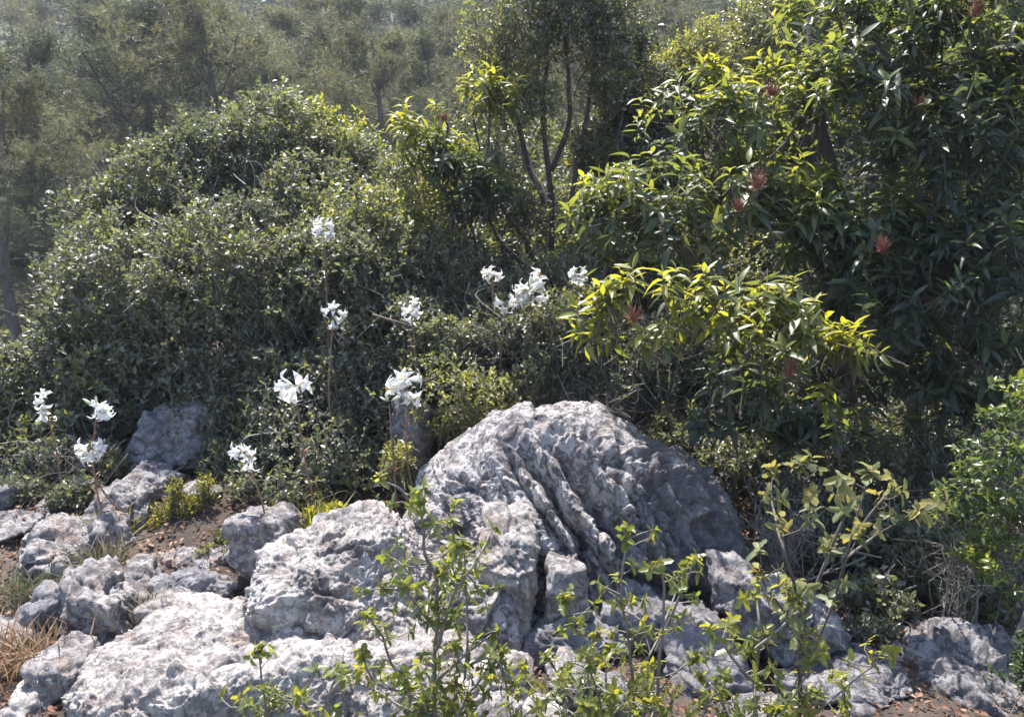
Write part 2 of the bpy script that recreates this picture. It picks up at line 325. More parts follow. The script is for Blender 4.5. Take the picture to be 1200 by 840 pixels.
W = 'limestone_pale'; G = 'limestone_grey'
rock(88, 450, 728, 2.72, 1.0, 'broad pale flat-topped limestone slab, the largest of the bright low rocks', 21, 8, W, planes=14, soft=14, kf=.5, rough=.9)
rock(292, 515, 604, 3.14, .85, 'pale pitted limestone slab leaning against the left foot of the great boulder', 22, 8, W, planes=12, soft=12, kf=.5, rough=.9)
rock(158, 292, 704, 3.08, .26, 'small pinkish rock ledge behind the broad pale slab', 23, 6, W)
rock(262, 360, 700, 3.00, .26, 'smooth rounded pale rock at the rear corner of the broad slab', 24, 6, W)
rock(548, 640, 596, 3.06, .34, 'bright angular limestone block at the foot of the grooved boulder', 25, 6, W, planes=9, soft=20)
rock(520, 615, 668, 2.96, .32, 'grey cracked plate of rock under the bright angular block', 26, 6, 'limestone', planes=9, soft=20)
rock(630, 690, 652, 3.02, .26, 'narrow upright stone wedged beside the bright angular block', 27, 5, 'limestone', planes=9, soft=20)
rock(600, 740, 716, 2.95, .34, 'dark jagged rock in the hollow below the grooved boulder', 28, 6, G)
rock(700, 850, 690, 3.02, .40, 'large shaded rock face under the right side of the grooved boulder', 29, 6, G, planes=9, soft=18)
rock(832, 892, 650, 3.10, .30, 'rounded grey stone with a white lichen patch at the right foot of the boulder', 30, 5, 'limestone_stained_shade')
rock(838, 990, 668, 2.86, .46, 'jagged pale grey rock behind the tall prickly oak shoots', 31, 6, 'limestone_stained_shade')
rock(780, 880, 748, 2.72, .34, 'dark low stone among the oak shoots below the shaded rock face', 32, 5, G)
rock(975, 1072, 772, 2.60, .40, 'squat grey rock beside the furrowed corner boulder', 33, 6, 'limestone_stained_shade')
rock(1040, 1225, 738, 2.78, .60, 'furrowed grey boulder at the edge of the shaded litter', 34, 7, 'limestone_stained_shade', strat=.03)  # darker limestone puts the lower-right shade into this rock's colour
rock(530, 640, 768, 2.48, .36, 'white rock half hidden behind the tallest leafy oak sapling', 35, 6, W)
rock(604, 664, 822, 2.34, .16, 'small flat pinkish stone between the oak saplings', 36, 5, W)
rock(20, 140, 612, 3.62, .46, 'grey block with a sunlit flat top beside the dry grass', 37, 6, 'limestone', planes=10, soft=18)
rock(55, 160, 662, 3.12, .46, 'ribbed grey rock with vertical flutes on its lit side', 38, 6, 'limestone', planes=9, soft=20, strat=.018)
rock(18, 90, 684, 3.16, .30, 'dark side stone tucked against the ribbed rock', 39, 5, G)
rock(44, 108, 756, 2.72, .28, 'pointed grey stone in front of the ribbed rock', 40, 5, 'limestone', planes=8, soft=20)
rock(8, 60, 806, 2.56, .24, 'small pale angular stone beside the pointed grey stone', 41, 5, W, planes=8, soft=20)
rock(166, 280, 666, 3.34, .30, 'low dark blue-grey rock below the red-brown litter', 42, 6, G)
rock(118, 190, 660, 3.34, .32, 'narrow tilted rock between the ribbed rock and the litter', 43, 5, 'limestone')
rock(108, 186, 560, 3.92, .40, 'ridged grey rock at the foot of two leaning lilies', 44, 6, 'limestone', strat=.025)
rock(140, 206, 545, 4.15, .36, 'dark stone just behind the ridged rock', 45, 5, G)
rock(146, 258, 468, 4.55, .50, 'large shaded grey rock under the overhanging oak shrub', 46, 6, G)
rock(206, 262, 560, 4.12, .26, 'small smooth stone behind the yellow-green spurge', 47, 5, 'limestone')
rock(276, 374, 594, 3.55, .34, 'upright blocky rock with a cleft behind the twin lily stems', 48, 6, 'limestone', planes=9, soft=20)
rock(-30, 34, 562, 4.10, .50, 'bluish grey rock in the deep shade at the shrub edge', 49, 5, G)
rock(-20, 50, 632, 3.72, .36, 'low pale rock leaning on the flat-topped block', 50, 5, 'limestone')
rock(452, 510, 455, 4.35, .30, 'blue-grey stone behind the lily with three opened buds', 51, 5, G)
rock(30, 100, 590, 4.0, .34, 'weathered grey stone behind the flat-topped block', 53, 5, 'limestone_stained_shade')
rock(-30, 30, 690, 3.35, .3, 'half-buried grey stone under the wiry tuft', 54, 5, 'limestone_stained_shade')
rock(250, 285, 640, 3.62, .18, 'fist-sized pale stone on the litter beside the upright blocky rock', 55, 5, 'limestone')
rock(560, 620, 826, 2.25, .2, 'low grey stone under the dense oak tuft', 56, 5, 'limestone_stained_shade')
rock(690, 760, 800, 2.5, .3, 'brown-stained stone behind the bare-stemmed oak shoot', 57, 5, 'limestone_stained_shade')
rock(900, 975, 780, 2.6, .3, 'low stained stone below the jagged pale grey rock', 58, 5, 'limestone_stained_shade')
rock(-40, 50, 600, 3.85, .4, 'tall bluish rock leaning out of the oak thicket', 59, 6, 'limestone', planes=9, soft=20)
rock(100, 150, 605, 3.6, .3, 'upright grey tooth of rock behind the ribbed rock', 60, 5, 'limestone', planes=8, soft=22)
rock(170, 235, 690, 3.2, .24, 'wedge of grey rock squeezed behind the broad slab', 61, 5, 'limestone', planes=8, soft=22)
rock(-30, 40, 740, 2.95, .34, 'squarish grey rock at the foot of the wiry tuft', 62, 6, 'limestone', planes=8, soft=22)
rock(85, 130, 745, 2.9, .2, 'thin blade of rock against the end of the broad slab', 63, 5, 'limestone_stained_shade', planes=8, soft=22)
rock(400, 575, 742, 2.62, .5, 'pale sloping rock behind the stem of the tallest sapling', 64, 7, W, planes=12, soft=16, kf=.6)
rock(640, 720, 770, 2.6, .3, 'pale jagged stone among the young oak shoots', 65, 6, 'limestone', planes=9, soft=20)
rock(860, 930, 815, 2.3, .25, 'grey stone under the low spreading prickly oak', 66, 5, 'limestone_stained_shade', planes=9, soft=20)
rock(180, 260, 640, 3.62, .30, 'half-buried pinkish stone in the red-brown litter', 52, 5, 'limestone')

# ------------------------------------------------------------------ leaves
def leaf_tpl(ns, wid, fold, curl, teeth=0.0, point=.85, sag=0.0):
    V = []; F = []
    for q in range(ns+1):
        t = q/ns; w_ = wid*max(.03, math.sin(math.pi*min(1, t**point))**.75 if 0 < t < 1 else .03)
        if teeth and 0 < q < ns: w_ *= 1+teeth*(1 if q % 2 else -1)
        zc = -curl*t*t+sag*math.sin(math.pi*t); zt = teeth*.25*wid*(1 if q % 2 else -1)
        x = t*(1-.12*curl)
        V += [(x, w_, zc+fold*w_+zt), (x, 0, zc), (x, -w_, zc+fold*w_-zt)]
    for q in range(ns):
        a = q*3; F += [(a, a+3, a+4, a+1), (a+1, a+4, a+5, a+2)]
    return np.array(V, float), np.array(F)
TINY = [(np.array([(0, 0, 0), (.5, w_, f_), (1, 0, -c_), (.5, -w_, f_)], float), np.array([(0, 2, 1), (0, 3, 2)])) for w_, f_, c_ in ((.27, .10, .05), (.24, -.05, .12), (.30, .14, -.05))]
T_ARB = [leaf_tpl(4, .155, .35, .30), leaf_tpl(4, .14, .55, .50), leaf_tpl(4, .17, .20, .14), leaf_tpl(4, .13, .45, .0), leaf_tpl(4, .15, .7, .65)]
T_OAK = [leaf_tpl(4, .25, .40, .18, .18), leaf_tpl(4, .28, .25, .08, .22), leaf_tpl(4, .23, .55, .28, .15)]
T_MAS = [leaf_tpl(3, .20, .25, .10), leaf_tpl(3, .23, .35, .2)]
T_BLADE = [leaf_tpl(4, .018, .3, .5), leaf_tpl(4, .015, .3, .15), leaf_tpl(4, .02, .3, .9)]
def frames(A, Nn):
    A = unit(A); Z = Nn-(Nn*A).sum(-1, keepdims=True)*A; Z = unit(Z+1e-6); B = np.cross(Z, A); return A, B, Z
def leaves_mesh(name, tpls, Pp, A, Nn, S, tint, rng=RNG):
    A, B, Z = frames(A, Nn); ch = rng.integers(0, len(tpls), len(Pp)); Vs, Fs, Ts, o = [], [], [], 0
    for q, (tv, tf) in enumerate(tpls):
        s = ch == q
        if not s.any(): continue
        n_ = int(s.sum()); sc = S[s][:, None, None]
        v = Pp[s][:, None]+sc*(tv[None, :, 0:1]*A[s][:, None]+tv[None, :, 1:2]*B[s][:, None]+tv[None, :, 2:3]*Z[s][:, None])
        Vs.append(v.reshape(-1, 3)); Fs.append((tf[None]+(np.arange(n_)*len(tv))[:, None, None]).reshape(-1, tf.shape[1])+o)
        Ts.append(np.repeat(tint[s], len(tv))); o += n_*len(tv)
    return mesh(name, np.concatenate(Vs), np.concatenate(Fs), np.concatenate(Ts))
_var = {}
def leaf_objects(kind, tpls, Pp, A, Nn, S, tint, mat, parent, loc, rng=RNG, name='leaf'):
    """each leaf an object of its own, sharing a few meshes"""
    A, B, Z = frames(A, Nn)
    for q in range(len(Pp)):
        t = int(rng.integers(0, len(tpls))); lv = int(np.clip(round(tint[q]*6), 0, 6)); key = (kind, t, lv)
        if key not in _var:
            me = mesh(name, tpls[t][0], tpls[t][1], np.full(len(tpls[t][0]), lv/6)); me.materials.append(mat); _var[key] = me
        o = bpy.data.objects.new(name, _var[key]); COL.objects.link(o); o.parent = parent
        R = np.eye(4); s = S[q]; R[:3, 0] = A[q]*s; R[:3, 1] = B[q]*s; R[:3, 2] = Z[q]*s; R[:3, 3] = Pp[q]-loc
        o.matrix_local = Matrix(R.tolist())
def pick_visible(Pc, S, nmax=300, cell=9, size_px=10):
    px, py, dep = proj(Pc); okf = (px > -5) & (px < 1205) & (py > -5) & (py < 845)
    key = (np.floor(px/cell)+2000).astype(np.int64)*10000+(np.floor(py/cell)+2000).astype(np.int64)
    order = np.lexsort((dep, key)); first = np.ones(len(order), bool); first[1:] = key[order][1:] != key[order][:-1]
    vis = order[first]; vis = vis[okf[vis]]; sz = FPX*S[vis]/dep[vis]; vis = vis[sz >= size_px]; sz = FPX*S[vis]/dep[vis]
    return vis[np.argsort(-sz)][:nmax]

def sample_blobs(blobs, n_, rng, inner=.25, lump=.18, seed=0, upper=-.6):
    """points near the surface of a union of ellipsoids, with outward normals"""
    C = np.array([b_[0] for b_ in blobs]); R = np.array([np.broadcast_to(b_[1], 3) for b_ in blobs], float)
    wts = (R.prod(1)**(2/3)); wts /= wts.sum(); Ps, Ns = [], []; got = 0
    while got < n_:
        k = rng.choice(len(blobs), n_*2, p=wts); d = unit(rng.normal(size=(n_*2, 3))); d = d[(d[:, 2] > upper)]; k = k[:len(d)]
        rad = np.where(rng.random(len(d)) < inner, rng.uniform(.3, .85, len(d)), rng.normal(.96, .07, len(d)))
        p = C[k]+d*R[k]*rad[:, None]; p = p+d*R[k]*(lump*fbm(p*4.5, 2, seed))[:, None]
        keep = np.ones(len(p), bool)
        for q in range(len(blobs)):
            e = np.linalg.norm((p-C[q])/R[q], axis=1); keep &= ~((e < .62) & (k != q) & (rng.random(len(p)) < .8))
        keep &= (fbm(p*6.5, 2, seed+5) > -.38) & (fbm(p*2.6, 2, seed+6) > -.55)
        p, d = p[keep], d[keep]; Ps.append(p); Ns.append(unit(d/1)); got += len(p)
    return np.concatenate(Ps)[:n_], np.concatenate(Ns)[:n_]
def twigs_to_leaves(tip, nor, rng, per, tl, lsize, up=.5, spread=.9, jit=.25, base_t=.45, tip_b=.35, seed=0, upn=.7):
    """alternate leaves up each twig; returns leaf arrays and twig segments"""
    n_ = len(tip); d = unit(nor*.55+np.array([0, 0, up])+rng.normal(size=(n_, 3))*.45); L = tl*rng.uniform(.6, 1.3, n_)
    base = tip-d*L[:, None]
    f = (np.arange(per)+.6)/per; f = f[None]+rng.normal(0, .06, (n_, per)); f = np.clip(f, .05, 1.0)
    pos = base[:, None]+d[:, None]*(L[:, None]*f)[..., None]
    rad = rng.normal(size=(n_, per, 3)); rad = unit(rad-(rad*d[:, None]).sum(-1, keepdims=True)*d[:, None])
    A = unit(d[:, None]*(1.05-spread*.6+.4*f[..., None]**2)+rad*spread)
    Nn = unit(d[:, None]*.5+np.array([0, 0, upn])+rng.normal(size=(n_, per, 3))*.55)
    S = lsize*rng.uniform(.65, 1.25, (n_, per))
    cl = fbm(tip*1.7, 3, seed+60); S = S*(1+.28*fbm(tip*1.3+9, 2, seed+66))[:, None]; tw = np.clip(base_t+.04+.50*cl+rng.normal(0, jit*.5, n_), 0, 1)
    tint = np.clip(tw[:, None]+tip_b*(f-.55)+rng.normal(0, jit*.45, (n_, per)), 0, 1)
    return pos.reshape(-1, 3), A.reshape(-1, 3), Nn.reshape(-1, 3), S.ravel(), tint.ravel(), base, tip
def twig_mesh(name, a, b_, r):
    """thin three-sided twigs, all at once"""
    d = unit(b_-a); s = unit(np.cross(d, np.array([.3, .2, .93]))); t = np.cross(d, s); th = np.arange(3)*2.0944
    ring = np.cos(th)[None, :, None]*s[:, None]+np.sin(th)[None, :, None]*t[:, None]; r = np.broadcast_to(r, (len(a),))
    V = np.concatenate([a[:, None]+ring*r[:, None, None], b_[:, None]+ring*r[:, None, None]*.55], 1).reshape(-1, 3)
    o = (np.arange(len(a))*6)[:, None, None]; f = np.array([(0, 1, 4, 3), (1, 2, 5, 4), (2, 0, 3, 5)])
    return mesh(name, V, (f[None]+o).reshape(-1, 4))
def stems(parent, loc, base, targets, rng, r0, mat, name='stem', bend=.12):
    for t in targets:
        b_ = base+np.append(rng.normal(0, .12, 2), -.05); b_[2] = ground_z(b_[0], b_[1])-.04; mid = (b_+t)/2+rng.normal(0, bend, 3)
        q1 = b_+(mid-b_)*.5+rng.normal(0, bend*.4, 3)
        pts = spline([b_, q1, mid, t], 12); V, F = tube(pts-loc, np.linspace(r0*rng.uniform(.7, 1.2), r0*.22, 12), 6); link(name, mesh(name, V, F), mat, parent)
def shrub(name, label, cat, blobs_px, base_px, leafmat, tpls, ntwig, per, tl, lsize, seed, group=None, r0=.02, stem_mat='twigdark', up=.5, nobj=0, base_t=.45,
          inner=.25, kind='x', lump=.18, tip_b=.35, spread=.9, nstem=10, squash=1.0, upn=.7, jit=.25, twigr=.0016, size_px=10):
    rng = np.random.default_rng(seed); blobs = [(P(a, b_, y), np.array([r, r, r*squash])) for a, b_, y, r in blobs_px]
    for c_, r_ in blobs: c_[2] = max(c_[2], float(ground_z(c_[0], c_[1]))+.45*r_[2])
    bx = P(base_px[0], 500, base_px[1]); loc = np.array([bx[0], base_px[1], float(ground_z(bx[0], base_px[1]))])
    o = link(name, None, loc=loc, label=label, cat=cat, group=group)
    tip, nor = sample_blobs(blobs, ntwig, rng, inner, lump, seed)
    gz = ground_z(tip[:, 0], tip[:, 1]); k = tip[:, 2] > gz+.02; tip, nor = tip[k], nor[k]
    Pp, A, Nn, S, tint, ta, tb = twigs_to_leaves(tip, nor, rng, per, tl, lsize, up, spread, seed=seed, base_t=base_t, tip_b=tip_b, upn=upn, jit=jit)
    if nobj:
        vis = pick_visible(Pp+A*S[:, None]*.5, S, nobj, size_px=size_px); rest = np.ones(len(Pp), bool); rest[vis] = False
        leaf_objects(kind, tpls, Pp[vis], A[vis], Nn[vis], S[vis], tint[vis], leafmat, o, loc, rng)
        Pp, A, Nn, S, tint = Pp[rest], A[rest], Nn[rest], S[rest], tint[rest]
    link('foliage', leaves_mesh('foliage', tpls, Pp-loc, A, Nn, S, tint, rng), leafmat, o, kind='stuff')
    link('twigs', twig_mesh('twigs', ta-loc-(tb-ta)*.25, tb-loc, twigr), M[stem_mat], o, kind='stuff')
    if ntwig > 3000:
        parts = []; ti, ni = sample_blobs(blobs, 150, rng, 0, lump, seed+2)
        for p_, n_ in zip(ti, ni):
            e = p_+unit(n_*.5+np.array([0, 0, .4])+rng.normal(size=3)*.6)*rng.uniform(.05, .16); b0 = p_-unit(n_+rng.normal(size=3)*.5)*rng.uniform(.15, .3)
            parts.append(tube(spline([b0-loc, p_-loc+rng.normal(0, .03, 3), e-loc], 7), np.linspace(.0045, .0012, 7), 4))
        link('dead_twigs', mesh('dead_twigs', *join(parts)), M['twig'], o, kind='stuff')
    cs = [b_[0] for b_ in blobs]; tg = [cs[q % len(cs)]+rng.normal(0, .1, 3) for q in range(nstem)]
    stems(o, loc, loc.copy(), tg, rng, r0, M[stem_mat]); return o

# left evergreen oak dome, in three bushes grown together
shrub('oak_shrub', 'large grey-green dome-shaped evergreen oak shrub beside the pines', 'shrub',
      [(70, 470, 5.0, .48), (40, 530, 4.6, .26), (120, 520, 4.75, .3), (265, 500, 4.65, .3), (-30, 540, 4.5, .3), (165, 350, 5.2, .55), (135, 290, 5.7, .44), (205, 250, 5.8, .50), (268, 215, 6.0, .50), (330, 195, 6.2, .52), (405, 225, 6.1, .45), (270, 345, 5.2, .62), (360, 330, 5.3, .5), (160, 440, 4.95, .42), (250, 430, 4.95, .42), (20, 510, 4.9, .36), (-40, 500, 5.2, .42)],
      (200, 5.8), M['oak'], TINY, 17500, 10, .13, .033, 101, r0=.03, base_t=.37, stem_mat='twig')
shrub('oak_shrub', 'shaggy grey-green oak shrub behind the tall lilies', 'shrub',
      [(430, 320, 5.3, .5), (350, 430, 4.9, .42), (440, 430, 4.9, .42), (480, 250, 5.8, .4), (510, 340, 5.4, .42), (480, 480, 4.8, .3), (360, 250, 5.6, .4), (395, 330, 4.9, .3), (480, 400, 4.75, .28), (395, 420, 4.6, .24)],
      (430, 5.4), M['oak'], TINY, 8800, 10, .13, .032, 102, r0=.022, base_t=.33, stem_mat='twig')
shrub('oak_shrub', 'bright yellow-green leafy crown rising behind the top of the dome-shaped oak', 'shrub',
      [(345, 165, 6.5, .34), (400, 175, 6.5, .3), (300, 160, 6.6, .25), (370, 230, 6.6, .4), (385, 350, 6.6, .5)],
      (370, 6.7), M['oakfront'], TINY, 2400, 9, .12, .036, 99, r0=.02, base_t=.6, nstem=6)
shrub('oak_shrub', 'low dark bushy growth at the shaded foot of the dome-shaped oak', 'shrub',
      [(60, 560, 4.3, .18), (115, 545, 4.3, .14), (0, 545, 4.4, .2), (25, 590, 4.1, .1), (95, 590, 4.05, .1), (260, 545, 4.35, .14), (-40, 590, 4.2, .2)],
      (70, 4.35), M['oak'], TINY, 1300, 9, .10, .028, 100, r0=.008, base_t=.2, nstem=8, stem_mat='twig')
shrub('oak_shrub', 'ragged olive-green shrub around the lily stems', 'shrub',
      [(310, 530, 4.35, .24), (370, 510, 4.35, .25), (425, 535, 4.25, .22), (440, 470, 4.5, .22), (330, 470, 4.55, .2), (345, 590, 4.0, .16), (400, 500, 4.45, .2), (290, 590, 4.1, .14)],
      (370, 4.25), M['oak'], T_OAK[:2], 1350, 8, .12, .026, 103, r0=.01, base_t=.52, nstem=7, lump=.5, stem_mat='twig')
shrub('oak_shrub', 'ragged yellowish low shrub between the lilies and the grooved boulder', 'shrub',
      [(520, 440, 4.5, .22), (545, 480, 4.35, .22), (580, 470, 4.4, .2), (510, 400, 4.6, .2), (470, 540, 4.1, .12), (610, 450, 4.5, .18)],
      (540, 4.4), M['oak'], T_OAK[:2], 1200, 8, .12, .026, 104, r0=.01, base_t=.6, nstem=7, lump=.5, stem_mat='twig')
shrub('oak_shrub', 'twiggy dark grey shrub behind the crown of the grooved boulder', 'shrub',
      [(620, 430, 4.75, .34), (590, 400, 4.75, .25), (680, 390, 4.7, .25), (570, 400, 5.1, .36), (690, 420, 4.7, .32), (740, 460, 4.5, .25), (820, 430, 4.9, .34), (830, 360, 5.2, .34), (650, 370, 5.2, .36), (760, 420, 4.7, .25)],
      (650, 4.9), M['oak'], TINY, 7200, 9, .12, .030, 105, r0=.014, base_t=.22, stem_mat='twig', twigr=.002)
shrub('oak_shrub', 'small-leaved yellowish oak shrub behind the large-leaved tree', 'shrub',
      [(770, 140, 6.3, .48), (830, 105, 6.3, .42), (890, 70, 6.3, .5), (790, 230, 6.0, .5), (740, 190, 6.1, .42), (950, 40, 6.2, .5), (730, 290, 5.8, .45), (860, 180, 6.0, .5), (820, 330, 5.6, .5)],
      (800, 6.2), M['oak'], TINY, 9500, 9, .13, .034, 106, r0=.025, base_t=.6)
shrub('oak_shrub', 'shadowy oak thicket behind the stems of the middle tree', 'shrub',
      [(480, 330, 7.4, .7), (580, 300, 7.4, .75), (680, 300, 7.3, .75), (560, 400, 7.0, .7), (660, 400, 6.8, .7), (620, 210, 7.8, .6), (510, 240, 7.8, .55), (700, 220, 7.6, .55), (760, 330, 7.0, .6), (560, 200, 7.2, .5), (640, 260, 6.7, .45), (520, 300, 6.5, .4), (700, 300, 6.5, .4), (600, 340, 6.4, .45)],
      (600, 7.4), M['oak'], TINY, 8500, 8, .15, .042, 108, r0=.03, base_t=.35)
shrub('oak_shrub', 'dark understorey oak shrub in the shade of the large-leaved tree', 'shrub',
      [(1000, 300, 5.6, .7), (1120, 250, 5.6, .7), (1220, 350, 5.4, .7), (1060, 420, 5.3, .6), (1170, 470, 5.3, .5), (930, 420, 5.4, .5), (1100, 80, 5.8, .7), (1200, 100, 5.8, .7), (980, 150, 5.9, .6)],
      (1080, 5.8), M['oak'], TINY, 8000, 8, .14, .040, 107, r0=.03, base_t=.2)

shrub('undergrowth_shrub', 'low dark green undergrowth in the shade behind the prickly oak', 'shrub',
      [(1040, 640, 3.55, .20), (1100, 690, 3.3, .16), (980, 660, 3.5, .16), (1150, 700, 3.3, .14), (930, 560, 3.9, .22), (1020, 570, 4.0, .25), (1110, 580, 3.9, .25), (1040, 710, 3.1, .12), (900, 610, 3.75, .16), (1000, 690, 3.2, .12), (1080, 650, 3.35, .16), (1140, 660, 3.2, .14), (1000, 620, 3.6, .16), (960, 520, 4.2, .25), (1060, 520, 4.3, .25), (1150, 540, 4.2, .25), (900, 500, 4.3, .22), (890, 560, 4.0, .2), (860, 540, 4.1, .2), (800, 520, 4.3, .2)],
      (1060, 3.6), M['oak'], TINY, 4300, 8, .10, .030, 109, r0=.008, base_t=.28, stem_mat='twig', nstem=8)
# multi-stemmed tree in the middle
def middle_tree():
    rng = np.random.default_rng(120); loc = P(655, 400, 5.9); loc[2] = ground_z(loc[0], 5.9)
    o = link('oak_tree', None, loc=loc, label='slender multi-stemmed dark-barked tree standing between the shrubs', cat='tree')
    for pts, r in (([(660, 470), (648, 330), (645, 230), (636, 140), (640, 60), (630, -40)], .028), ([(665, 470), (664, 330), (672, 220), (690, 120), (700, 40), (712, -40)], .024),
                   ([(645, 460), (636, 350), (620, 290), (580, 230), (560, 170), (548, 110)], .022), ([(640, 240), (612, 170), (596, 100), (585, 30)], .026),
                   ([(668, 300), (690, 230), (720, 170), (735, 110)], .02), ([(655, 330), (600, 300), (575, 260), (566, 215)], .022), ([(646, 200), (668, 140), (664, 60), (672, -20)], .022)):
        pp = np.array([P(a, b_, 5.9+rng.normal(0, .08)) for a, b_ in pts]); q = spline(pp, 22); q += .012*fbm(q*6, 2, 3)[:, None]
        V, F = tube(q-loc, np.linspace(r, r*.3, 22), 8); link('trunk', mesh('trunk', V, F), M['bark'], o)
    blobs = [(P(a, b_, y), np.array([r, r, r])) for a, b_, y, r in ((590, 50, 5.9, .30), (640, 20, 5.9, .36), (700, 20, 5.9, .34), (620, 110, 5.8, .24), (710, 100, 5.9, .22), (560, 110, 6.0, .22), (640, -60, 6, .5), (740, 60, 6.0, .22), (575, 190, 5.8, .2), (610, 240, 5.8, .24), (700, 240, 5.9, .22), (680, 170, 5.9, .16), (590, 310, 5.7, .26), (700, 330, 5.7, .24))]
    tip, nor = sample_blobs(blobs, 3500, rng, .5, .4, 120, -1)
    Pp, A, Nn, S, tint, ta, tb = twigs_to_leaves(tip, nor, rng, 7, .15, .034, .4, seed=120, base_t=.36)
    link('foliage', leaves_mesh('foliage', TINY, Pp-loc, A, Nn, S, tint, rng), M['oak'], o, kind='stuff')
    link('twigs', twig_mesh('twigs', ta-loc-(tb-ta)*.5, tb-loc, .0022), M['twigdark'], o, kind='stuff')
middle_tree()

# ------------------------------------------------------------------ large-leaved strawberry trees (rosettes of big leaves)
def rosettes(tip, axis, rng, nl, size, tint, young):
    """whorls of leaves round each shoot tip"""
    n_ = len(tip); k = np.arange(nl); th = k[None]*2.39996+rng.uniform(0, 6.28, (n_, 1)); f = (k[None]+.5)/nl
    axis = unit(axis); s = unit(np.cross(axis, np.array([.31, .21, .93]))); t = np.cross(axis, s)
    rad = np.cos(th)[..., None]*s[:, None]+np.sin(th)[..., None]*t[:, None]
    lift = (.95*(f)**1.2-.12)[..., None]
    A = unit(rad+axis[:, None]*lift*1.2+rng.normal(size=(n_, nl, 3))*.16+np.array([0, 0, -.22]))
    Nn = unit(axis[:, None]*1.0-rad*.35*lift+rng.normal(size=(n_, nl, 3))*.22)
    pos = tip[:, None]-axis[:, None]*((1-f)*.09*size/.09)[..., None]
    S = size*rng.uniform(.55, 1.2, (n_, nl))*(1.05-.3*f)
    T = np.clip(tint[:, None]+young*(f-.4)+rng.normal(0, .15, (n_, nl)), 0, 1)
    return pos.reshape(-1, 3), A.reshape(-1, 3), Nn.reshape(-1, 3), S.ravel(), T.ravel()
def panicle(parent, loc, p, size, rng, t0):
    parts = []; k = 80; d = unit(rng.normal(size=(k, 3))*np.array([1, 1, .7])+np.array([0, 0, .25])); rr = size*rng.uniform(.25, 1, k)
    tips = d*rr[:, None]; V, F = [], []; a = np.zeros((k, 3))+np.array([0, 0, -size*.5])+tips*.25
    tm_a, tm_b = a, tips
    oc = np.array([(1, 0, 0), (-1, 0, 0), (0, 1, 0), (0, -1, 0), (0, 0, 1), (0, 0, -1)], float); of = np.array([(0, 2, 4), (2, 1, 4), (1, 3, 4), (3, 0, 4), (2, 0, 5), (1, 2, 5), (3, 1, 5), (0, 3, 5)])
    tips *= np.array([1, 1, 1.35])*rng.uniform(.75, 1.1); bs = size*rng.uniform(.035, .07, k); Vb = (tips[:, None]+oc[None]*bs[:, None, None]).reshape(-1, 3); Fb = (of[None]+(np.arange(k)*6)[:, None, None]).reshape(-1, 3)
    o = link('berry_cluster', mesh('berry_cluster', Vb, Fb, np.repeat(np.clip(t0+rng.normal(0, .2, k), 0, 1), 6)), M['berry'], parent, p-loc)
    me = twig_mesh('stalk', tm_a, tm_b, .0016); link('stalk', me, M['berrystalk'], o)
M['berrystalk'] = bark_mat('red_stalk', (.16, .05, .04), (.30, .12, .08), 60)
def arbutus(name, label, blobs_px, base, limbs, nros, nl, size, seed, nobj, pan, bt=.35, young=.5, trunk_r=.05, inner=.3):
    rng = np.random.default_rng(seed); bp_ = P(base[0], 500, base[1]); loc = np.array([bp_[0], base[1], float(ground_z(bp_[0], base[1]))])
    o = link(name, None, loc=loc, label=label, cat='tree')
    blobs = [(P(a, b_, y), np.array([r, r, r*.85])) for a, b_, y, r, *_ in blobs_px]; yb = np.array([(q[4] if len(q) > 4 else 0) for q in blobs_px])
    tip, nor = sample_blobs(blobs, nros, rng, inner, .2, seed)
    C = np.array([q[0] for q in blobs]); R = np.array([q[1][0] for q in blobs]); e = np.linalg.norm(tip[:, None]-C[None], axis=2)/R[None]; own = e.argmin(1)
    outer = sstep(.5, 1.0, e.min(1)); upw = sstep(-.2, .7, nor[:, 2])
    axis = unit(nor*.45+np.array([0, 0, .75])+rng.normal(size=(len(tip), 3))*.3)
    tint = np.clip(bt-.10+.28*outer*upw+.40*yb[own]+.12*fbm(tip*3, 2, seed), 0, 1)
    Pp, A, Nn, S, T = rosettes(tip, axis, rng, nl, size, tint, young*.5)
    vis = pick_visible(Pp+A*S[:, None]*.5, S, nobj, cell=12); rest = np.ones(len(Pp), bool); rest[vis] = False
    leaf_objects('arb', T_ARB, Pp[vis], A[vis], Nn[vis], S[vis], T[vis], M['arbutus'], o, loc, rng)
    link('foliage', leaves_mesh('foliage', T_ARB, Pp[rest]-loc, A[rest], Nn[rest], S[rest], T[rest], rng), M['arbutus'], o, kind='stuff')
    ta = tip-axis*.16+rng.normal(size=tip.shape)*.03; link('twigs', twig_mesh('twigs', ta-loc, tip-loc, .003), M['twigdark'], o, kind='stuff')
    inner_c = C[own]+(tip-C[own])*.25; link('twigs', twig_mesh('twigs', inner_c-loc, ta-loc, .004), M['twigdark'], o, kind='stuff')
    for pts, r in limbs:
        pp = np.array([P(a, b_, y) for a, b_, y in pts]); pp[0][2] = min(pp[0][2], float(ground_z(pp[0][0], pp[0][1]))-.03) if len(pts) > 3 else pp[0][2]
        q = spline(pp, 20); q += .012*fbm(q*7, 2, 9)[:, None]; V, F = tube(q-loc, np.linspace(r, r*.35, 20), 8)
        link('branch', mesh('branch', V, F), M['bark'], o)
    for a, b_, y, s, t in pan: panicle(o, loc, P(a, b_, y), s, rng, t)
    return o
